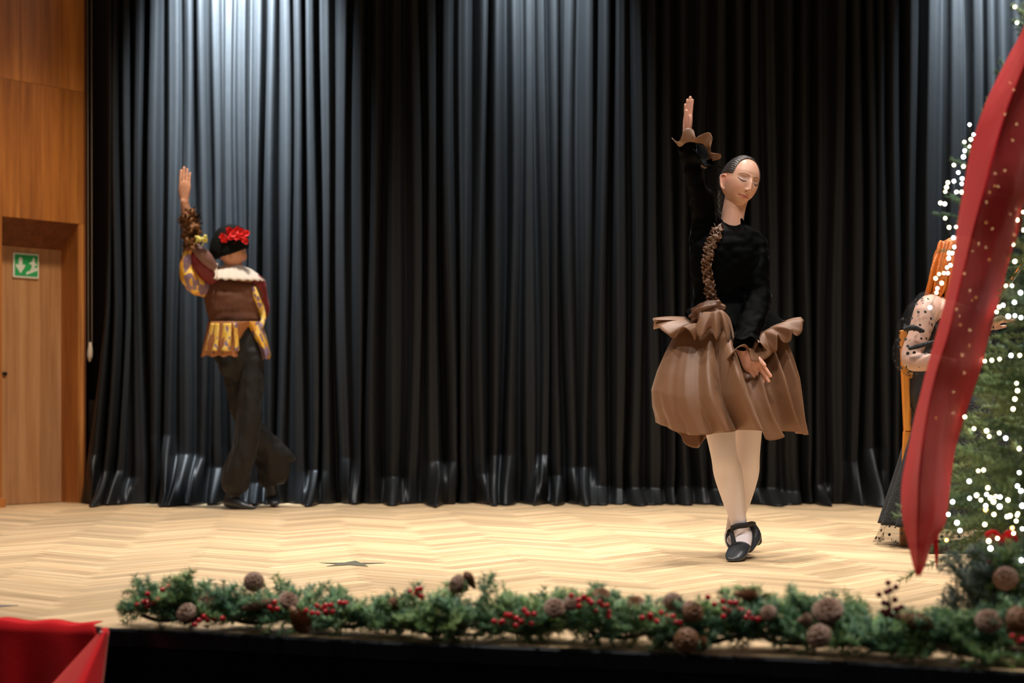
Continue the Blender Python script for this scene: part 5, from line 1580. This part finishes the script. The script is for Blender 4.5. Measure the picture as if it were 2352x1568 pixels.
# gold peplum in two panels
def panel(name, rows_p, mat, fold, dback, nf_=5, ncol=60):
    """rows (y, left, right) give a cloth panel bulging toward the viewer"""
    R_ = cr(np.array(rows_p, float), 6); V = []
    for i, (y, l, r_) in enumerate(R_):
        t = i/(len(R_)-1)
        for j in range(ncol):
            s = j/(ncol-1); a = math.pi*(s)
            V.append(q_(l+(r_-l)*s, y+2.0*t*math.cos(nf_*2*a), -dback*math.sin(a)**0.7-fold*t*math.cos(nf_*2*a)))
    return shell(name, np.array([tuple(v) for v in V]), grid_faces(len(R_), ncol), mat, b_root, 0.003)
pp = panel('peplum', [(738,478,590),(760,474,578),(785,468,566),(805,464,565),(818,462,566)], 'peplum_brown', 0.018, 0.175, 4)
for (x0, x1, xb0, xb1) in ((484,492,472,482),(494,503,486,500),(512,531,507,530),(536,544,540,550)):
    R_ = []; V = []
    for i in range(16):
        t = i/15; y = 742+64*t
        for j in range(6):
            s = j/5; px = (x0+(xb0-x0)*t)*(1-s)+(x1+(xb1-x1)*t)*s
            sp_ = (px-(478-12*t))/(590-24*t-478+12*t); a = math.pi*sp_
            V.append(q_(px, y, -0.175*math.sin(a)**0.7-0.018*t*math.cos(8*a)-0.010))
    shell('gold_band', np.array([tuple(v) for v in V]), grid_faces(16, 6), 'gold_stripe', b_root, 0.003)
panel('peplum', [(738,556,598),(755,562,606),(775,576,612),(795,590,617),(812,598,621),(824,604,619)], 'brocade_gold', 0.010, 0.10, 2, 40)
# trousers: wide legs
def trouser(name, rows_p, foldn=4, seed=0.0):
    """rows: px, py, dy, half width (px), depth radius (m)"""
    R_ = cr(np.array(rows_p, float), 8); V = []; nc = 72
    for i, (px, py, dy, hw, dr) in enumerate(R_):
        t = i/(len(R_)-1)
        for j in range(nc):
            a = 2*math.pi*j/nc
            k = 1+(0.05+0.10*t)*math.cos(foldn*a+seed+2*t)
            V.append(q_(px, py, dy)+Vector((hw/F*BD*math.cos(a)*k, dr*math.sin(a)*k, 0.012*t*t*math.cos(3*a+seed))))
    return shell(name, np.array([tuple(v) for v in V]), grid_faces(len(R_), nc, wrap=True), 'trouser_grey', b_root, 0.003)
mb = MB(); mb.tube([q_(541,745,0), q_(545,790,0), q_(553,825,0), q_(555,852,0)], [(0.138,0.10),(0.150,0.115),(0.142,0.115),(0.10,0.09)], 22, 4, up=(1,0,0))
mb.ball(q_(532,832,-0.035), (0.078,0.080,0.085), 18, 12); mb.ball(q_(574,830,-0.035), (0.078,0.080,0.085), 18, 12)
def tleg(rows_p):
    mb.tube([q_(r_[0], r_[1], r_[2]) for r_ in rows_p], [(r_[3]/F*BD, r_[4]) for r_ in rows_p], 28, 5, up=(1,0,0))
tleg([(576,812,-0.01,28,0.10),(577,860,-0.02,28,0.10),(574,920,-0.04,28,0.095),(571,975,-0.05,27,0.09),(561,1030,-0.04,28,0.095),(547,1075,-0.02,31,0.10),(541,1108,0.0,33,0.105)])
tleg([(530,812,0.02,26,0.10),(536,860,0.03,25,0.095),(549,920,0.03,23,0.085),(573,975,0.04,24,0.085),(602,1015,0.12,31,0.09),(624,1045,0.17,40,0.09),(626,1078,0.20,40,0.09),(614,1098,0.22,25,0.08)])
mb.tube([q_(600,1000,0.10), q_(640,1032,0.16), q_(668,1052,0.18), q_(678,1055,0.18)], [0.05,0.055,0.030,0.010], 14, 4)
me = remesh(mb, 'trousers', 0.0055, 3, 'trouser_grey'); wrinkle(me, 0.014, 9, 2.0, (1.6,1.6,0.5)); wrinkle(me, 0.006, 22, 5.0, (1.2,1.2,0.8)); link('trousers', me, b_root)
# black boots
mb = MB(); mb.tube([q_(541,1070,0.0), q_(535,1128,0.0), q_(531,1148,0.0)], [(0.036,0.040),(0.040,0.044),(0.042,0.044)], 16, 3, up=(1,0,0))
mb.tube([q_(524,1152,0.0), q_(538,1154,-0.02), q_(560,1160,-0.04), q_(576,1164,-0.05), q_(585,1166,-0.055)], [(0.036,0.034),(0.040,0.036),(0.036,0.024),(0.026,0.014),(0.014,0.008)], 16, 4, up=(0,1,0))
me = remesh(mb, 'boot', 0.004, 3, 'shoe_leather'); link('boot', me, b_root)
mb = MB(); mb.tube([q_(607,1062,0.17), q_(622,1120,0.255), q_(626,1145,0.27)], [(0.036,0.040),(0.038,0.042),(0.040,0.042)], 16, 3, up=(1,0,0))
mb.tube([q_(625,1143,0.29), q_(628,1151,0.22), q_(631,1156,0.14)], [(0.040,0.036),(0.040,0.028),(0.030,0.015)], 16, 4, up=(1,0,0))
me = remesh(mb, 'boot', 0.004, 3, 'shoe_leather'); link('boot', me, b_root)

# ================================================================== the seated musician behind the ribbon
SD = 7.55
def s_(px, py, dy=0.0): return W(px, py, SD+dy)
m, nt, b = newmat('dotted_tulle')
tc = N(nt, 'ShaderNodeTexCoord'); vo = N(nt, 'ShaderNodeTexVoronoi'); vo.inputs['Scale'].default_value = 34; vo.inputs['Randomness'].default_value = 0.25
nt.links.new(tc.outputs['Object'], vo.inputs['Vector'])
lt = N(nt, 'ShaderNodeMath', operation='LESS_THAN'); lt.inputs[1].default_value = 0.24
nt.links.new(vo.outputs['Distance'], lt.inputs[0])
b.inputs['Base Color'].default_value = (0.006,0.006,0.007,1); b.inputs['Roughness'].default_value = 0.7
mxc = N(nt, 'ShaderNodeMath', operation='MAXIMUM'); mxc.inputs[1].default_value = 0.14
nt.links.new(lt.outputs[0], mxc.inputs[0]); nt.links.new(mxc.outputs[0], b.inputs['Alpha'])
plain('black_lace', (0.010,0.011,0.013), 0.55, bump=0.9, scale=140, sheen=0.10, sheen_tint=(0.8,0.9,1), spec=0.3)
plain('black_dress', (0.004,0.004,0.005), 0.7, bump=0.2, scale=20)
s_root = empty('person', FL(2170, 1255), 'seated red-haired musician in dotted black tulle, half hidden by the red ribbon', 'person')
hs = Head(s_(2206, 606, 0.0), math.radians(75), math.radians(8), 0.0, 0.98)
mb = MB(); hs.pieces(mb, 80, 60)
mb.tube([s_(2182,630,0), s_(2172,665,0), s_(2168,690,0)], [0.052,0.050,0.055], 16, 3)
mb.tube([s_(2166,682,0), s_(2162,705,0), s_(2160,760,0), s_(2160,830,0), s_(2166,900,0), s_(2172,940,0)], [(0.07,0.06),(0.10,0.17),(0.11,0.16),(0.10,0.13),(0.13,0.17),(0.12,0.16)], 20, 4, up=(1,0,0))
a1, a2, a3 = s_(2130,712,-0.14), s_(2092,826,-0.20), s_(2195,838,-0.36)
mb.tube([s_(2150,705,-0.06), a1, (a1+a2)/2, a2, (a2+a3)/2, a3], [0.06,0.055,0.047,0.042,0.036,0.026], 16, 4)
c1, c2, c3 = s_(2165,712,0.15), s_(2178,826,0.12), s_(2262,752,-0.04)
mb.tube([s_(2160,705,0.06), c1, (c1+c2)/2, c2, (c2+c3)/2, c3], [0.06,0.055,0.047,0.042,0.036,0.026], 16, 4)
hand(mb, a3, (0.95,-0.1,0.25), (0,0.4,1), 0.17, (0.4,0.45,0.5,0.55), 0.5, 1, 0.04)
hand(mb, c3, (0.85,-0.1,0.5), (0,-0.4,-1), 0.17, (0.5,0.5,0.55,0.6), 0.5, 1, 0.04)
mb.tube([s_(2175,935,-0.08), s_(2260,950,-0.12), s_(2335,965,-0.12), s_(2345,1100,-0.08), s_(2345,1230,-0.05)], [0.09,0.075,0.058,0.052,0.034], 16, 4)
mb.tube([s_(2175,935,0.10), s_(2250,955,0.16), s_(2310,975,0.18), s_(2300,1100,0.16), s_(2290,1222,0.14)], [0.09,0.075,0.058,0.052,0.034], 16, 4)
mb.tube([s_(2338,1228,-0.05), s_(2360,1240,-0.06), s_(2400,1244,-0.08)], [(0.035,0.035),(0.036,0.028),(0.022,0.014)], 12, 3, up=(0,1,0))
mb.tube([s_(2284,1220,0.14), s_(2306,1232,0.12), s_(2346,1236,0.12)], [(0.035,0.035),(0.036,0.028),(0.022,0.014)], 12, 3, up=(0,1,0))
body3 = remesh(mb, 'body', 0.006, 3)
V = verts(body3); col = np.tile(np.array([0.74,0.46,0.36,1.0]), (len(V), 1)); col = face_paint(hs, V, None, col); paint(body3, col)
link('body', body3, s_root)
# orange hair: cap and long locks to the shoulder blades
D, Fc = sphere_dirs(90, 70); P = head_surface(D)
fc_ = ((P[:,0]/0.056)**2+((P[:,2]+0.02)/0.088)**2 < 1) & (P[:,1] > 0.03)
lw_ = (P[:,2] < -0.06)
keep = [f for f in Fc if not any((fc_ | lw_)[i] for i in f)]
Ph = P+D*(0.014+0.002*np.sin(np.arctan2(P[:,1], P[:,0])*24))[:, None]
o = link('hair', mesh('hair', hs.w(Ph), keep, MATS['hair_orange']), s_root); thicken(o, 0.006)
mb = MB(); rr = random.Random(12)
for k in range(260):
    t0 = rr.random()**1.2; z0 = rr.uniform(-1, 1)
    p0 = s_(2158+t0*44, 556+26*(1-t0)*rr.random(), z0*0.080)
    p1 = s_(2145+t0*46+rr.uniform(-2,2), 612, z0*0.112)
    p2 = s_(2134+t0*50+rr.uniform(-4,4), 660+rr.uniform(-6,6), z0*0.125)
    p3 = s_(2124+t0*54+rr.uniform(-4,6), 698+rr.uniform(-24,16), z0*0.13)
    mb.tube([p0, p1, p2, p3], [0.009,0.0085,0.007,0.002], 6, 4)
o = mb.obj('hair_locks', MATS['hair_orange'], s_root); o['kind'] = 'stuff'
# black bodice and dotted sleeves
mb = MB(); mb.tube([s_(2164,700,0), s_(2162,715,0), s_(2160,760,0), s_(2160,830,0), s_(2166,900,0), s_(2172,940,0)], [(0.09,0.12),(0.11,0.165),(0.125,0.165),(0.115,0.14),(0.145,0.18),(0.14,0.18)], 20, 4, up=(1,0,0))
me = remesh(mb, 'black_bodice', 0.007, 4, 'black_dress'); link('black_bodice', me, s_root)
def sleeve(pts, rad):
    V_, F_ = tube(pts, rad, 40, 8, None, True); me = mesh('dotted_sleeve', V_, F_, MATS['dotted_tulle']); wrinkle(me, 0.010, 14, 3.0); link('dotted_sleeve', me, s_root)
sleeve([s_(2128,696,-0.10), s_(2116,722,-0.15), s_(2100,760,-0.18), s_(2090,800,-0.21), s_(2094,826,-0.22), s_(2112,838,-0.26), s_(2150,832,-0.32), s_(2190,836,-0.36)], [0.052,0.066,0.070,0.072,0.070,0.066,0.060,0.045])
sleeve([c1, (c1+c2)/2, c2, (c2+c3)/2, c3], [0.066,0.068,0.066,0.058,0.045])
mb = MB()
mb.tube([s_(2118,690,-0.14), s_(2132,700,-0.18), s_(2142,720,-0.18)], [0.010,0.008,0.006], 8, 4)
mb.tube([s_(2080,755,-0.24), s_(2098,752,-0.27), s_(2120,760,-0.26)], [0.012,0.012,0.008], 8, 4)
mb.tube([s_(2090,800,-0.28), s_(2120,792,-0.30), s_(2146,784,-0.30)], [0.008,0.010,0.006], 8, 4)
mb.obj('sleeve_trim', MATS['black_lace'], s_root)
# skirt: thigh and lap part, long lace fall to the floor with sheer dotted hem
def skirtpart(name, rows_p, mat, nfold, amp, nc=160):
    R_ = cr(np.array(rows_p, float), 6); V = []
    for i, (px, py, dy, hw, dr) in enumerate(R_):
        t = i/(len(R_)-1)
        for j in range(nc):
            a = 2*math.pi*j/nc; k = 1+amp*t*math.cos(nfold*a+1.5*t)
            V.append(s_(px, py, dy)+Vector((hw/F*SD*math.cos(a)*k, dr*math.sin(a)*k, 0)))
    return shell(name, np.array([tuple(v) for v in V]), grid_faces(len(R_), nc, wrap=True), mat, s_root, 0.002)
skirtpart('lace_skirt', [(2185,900,0,70,0.18),(2250,930,0,138,0.25),(2248,1000,0,160,0.29),(2238,1080,0,172,0.31),(2228,1150,0,183,0.32),(2222,1204,0,192,0.33)], 'black_lace', 17, 0.06)
skirtpart('sheer_hem', [(2222,1200,0,191,0.32),(2221,1228,0,198,0.33),(2220,1248,0,203,0.34)], 'dotted_tulle', 17, 0.05)
skirtpart('underskirt', [(2200,920,0,70,0.17),(2246,945,0,126,0.24),(2245,1000,0,145,0.27),(2238,1100,0,158,0.28),(2228,1195,0,168,0.29)], 'black_dress', 9, 0.05)
# shoes
for c in ((s_(2338,1236,-0.05), s_(2362,1244,-0.06), s_(2404,1247,-0.08)), (s_(2284,1228,0.14), s_(2308,1236,0.12), s_(2350,1240,0.12))):
    mb = MB(); mb.tube(list(c), [(0.042,0.036),(0.044,0.030),(0.026,0.016)], 14, 4, up=(0,1,0)); mb.obj('shoe', MATS['shoe_leather'], s_root)

# wooden chair under her
ch = empty('wooden_chair', FL(2150, 1250), 'orange wooden chair under the seated red-haired musician', 'chair')
cwood = MATS['chair_wood']
def bar(name, a, b_, w, d, par=ch, mat=cwood):
    a, b_ = Vector(a), Vector(b_); ax = (b_-a); L = ax.length; ax.normalize()
    up = Vector((0, 1, 0)) if abs(ax.y) < 0.9 else Vector((1, 0, 0)); X_ = ax.cross(up).normalized(); Y_ = ax.cross(X_)
    V = []
    for p in (a, b_):
        for (sx, sy) in ((-1,-1),(1,-1),(1,1),(-1,1)): V.append(p+X_*sx*w/2+Y_*sy*d/2)
    o = link(name, mesh(name, [tuple(v) for v in V], [(3,2,1,0),(4,5,6,7),(0,1,5,4),(1,2,6,5),(2,3,7,6),(3,0,4,7)], mat, smooth=False), par)
    m_ = o.modifiers.new('edge', 'BEVEL'); m_.width = 0.005; m_.segments = 3; return o
# back legs / posts
for dy in (0.02, 0.42):
    D = SD+dy
    zf = 0.0
    D0_ = SD+0.02
    top = W(2074, 758, D0_); mid = W(2084, 990, D0_); foot = Vector((W(2075,1250,D0_).x, D, 0.0)); top.y = mid.y = D
    sh_ = (D-D0_)*0.232; top.x += sh_; mid.x += sh_; foot.x += sh_
    bar('back_post', mid, top, 0.030, 0.034)
    bar('leg', foot, mid, 0.036, 0.026)
    fx = W(2300, 1000, D).x
    bar('leg', (fx, D, 0.0), (fx, D, mid.z-0.03), 0.034, 0.034)
    bar('side_rail', mid+Vector((0,0,-0.03)), (fx, D, mid.z-0.03), 0.045, 0.022)
za = W(2100, 862, SD+0.02)
for py, wd in ((778, 0.05), (861, 0.045)):
    p = W(2079, py, SD+0.02)
    bar('back_rail', (p.x, SD+0.02, p.z), (p.x+0.093, SD+0.42, p.z), wd, 0.018)
# arm rail running forward under the sleeve
bar('arm_rail', (W(2082,861,SD+0.02).x, SD+0.02, za.z), (W(2235,861,SD+0.02).x, SD+0.02, za.z), 0.026, 0.034)
p = W(2230, 861, SD+0.02); bar('arm_post', (p.x, SD+0.02, za.z), (p.x, SD+0.02, W(0,985,SD+0.02).z), 0.028, 0.028)
mid = W(2076, 985, SD+0.02); mid.x += 0.06
zs = mid.z; xr_ = W(2300, 1000, SD).x
cs_ = [(mid.x-0.055, SD+0.01), (xr_, SD+0.01), (xr_+0.06, SD+0.43), (mid.x-0.055+0.093, SD+0.43)]
o = link('seat', mesh('seat', [(x, y, zs-0.015) for x, y in cs_]+[(x, y, zs+0.015) for x, y in cs_], [(3,2,1,0),(4,5,6,7),(0,1,5,4),(1,2,6,5),(2,3,7,6),(3,0,4,7)], cwood, smooth=False), ch)
m_ = o.modifiers.new('edge', 'BEVEL'); m_.width = 0.008; m_.segments = 3

# violin bow held at the right picture edge
bw = empty('violin_bow', s_(2275, 712, -0.06), 'thin wooden violin bow crossing the tree lights at the right edge', 'bow')
p0, p1 = s_(2275, 712, -0.06), s_(2462, 415, -0.20)
mb = MB(); mb.tube([p0, p0*0.5+p1*0.5+Vector((0.01,0,0)), p1], [0.004,0.0042,0.005], 8, 4); mb.obj('stick', MATS['chair_wood'], bw)
mb = MB(); o_ = Vector((0.016,0,-0.010)); mb.tube([p0+o_*0.5, p0*0.5+p1*0.5+o_, p1+o_*0.6], [0.0022,0.0025,0.0022], 6, 2); mb.obj('bow_hair', MATS['lace_white'], bw)

# black slotted case on the floor behind the tree
D = F*CH/(1272-HZ)
cs = empty('equipment_case', FL(2198, 1272), 'low black case with shiny slotted top on the floor behind the ribbon', 'case')
def cb(name, x0, x1, z0, z1, y0, y1, mat, bev=0.002):
    a, b_ = (x0-1176)*D/F, (x1-1176)*D/F
    mb = MB(); mb.box(((a+b_)/2, (y0+y1)/2, (z0+z1)/2), (b_-a, y1-y0, z1-z0)); o = mb.obj(name, MATS[mat], cs, smooth=False)
    m_ = o.modifiers.new('edge', 'BEVEL'); m_.width = bev; m_.segments = 2
plain('case_shine', (0.10,0.12,0.15), 0.15, metal=0.6)
cb('body', 2139, 2250, 0.002, 0.030, D, D+0.22, 'black_plastic', 0.004)
cb('end_cap', 2249, 2254, 0.001, 0.032, D-0.003, D+0.223, 'black_metal', 0.004)
cb('end_cap', 2135, 2140, 0.001, 0.032, D-0.003, D+0.223, 'black_metal', 0.004)
for x0, x1 in ((2142,2172),(2175,2207),(2211,2247)):
    cb('slot_plate', x0, x1, 0.030, 0.034, D+0.01, D+0.20, 'case_shine', 0.001)
# olive pedal with an arm
pd = empty('foot_pedal', FL(2285, 1282), 'small olive floor pedal with black arm at the foot of the tree', 'pedal')
D2 = F*CH/(1282-HZ)
V = []; prof = [(2262,1282),(2262,1270),(2267,1263),(2300,1263),(2304,1282)]
for dy in (0, 0.09):
    for (x, y) in prof: V.append(tuple(Vector(((x-1176)*D2/F, D2+dy, max(0.001, CH-(y-HZ)*D2/F+0.001)))))
plain('pedal_olive', (0.12,0.13,0.07), 0.5)
o = link('pedal_plate', mesh('pedal_plate', V, [(4,3,2,1,0),(5,6,7,8,9),(0,1,6,5),(1,2,7,6),(2,3,8,7),(3,4,9,8),(4,0,5,9)], MATS['pedal_olive'], smooth=False), pd)
m_ = o.modifiers.new('edge', 'BEVEL'); m_.width = 0.002
mb = MB(); mb.tube([W(2296,1262,D2+0.04), W(2325,1252,D2+0.03), W(2360,1240,D2)], [0.006,0.006,0.006], 10, 2); mb.obj('pedal_arm', MATS['black_metal'], pd)
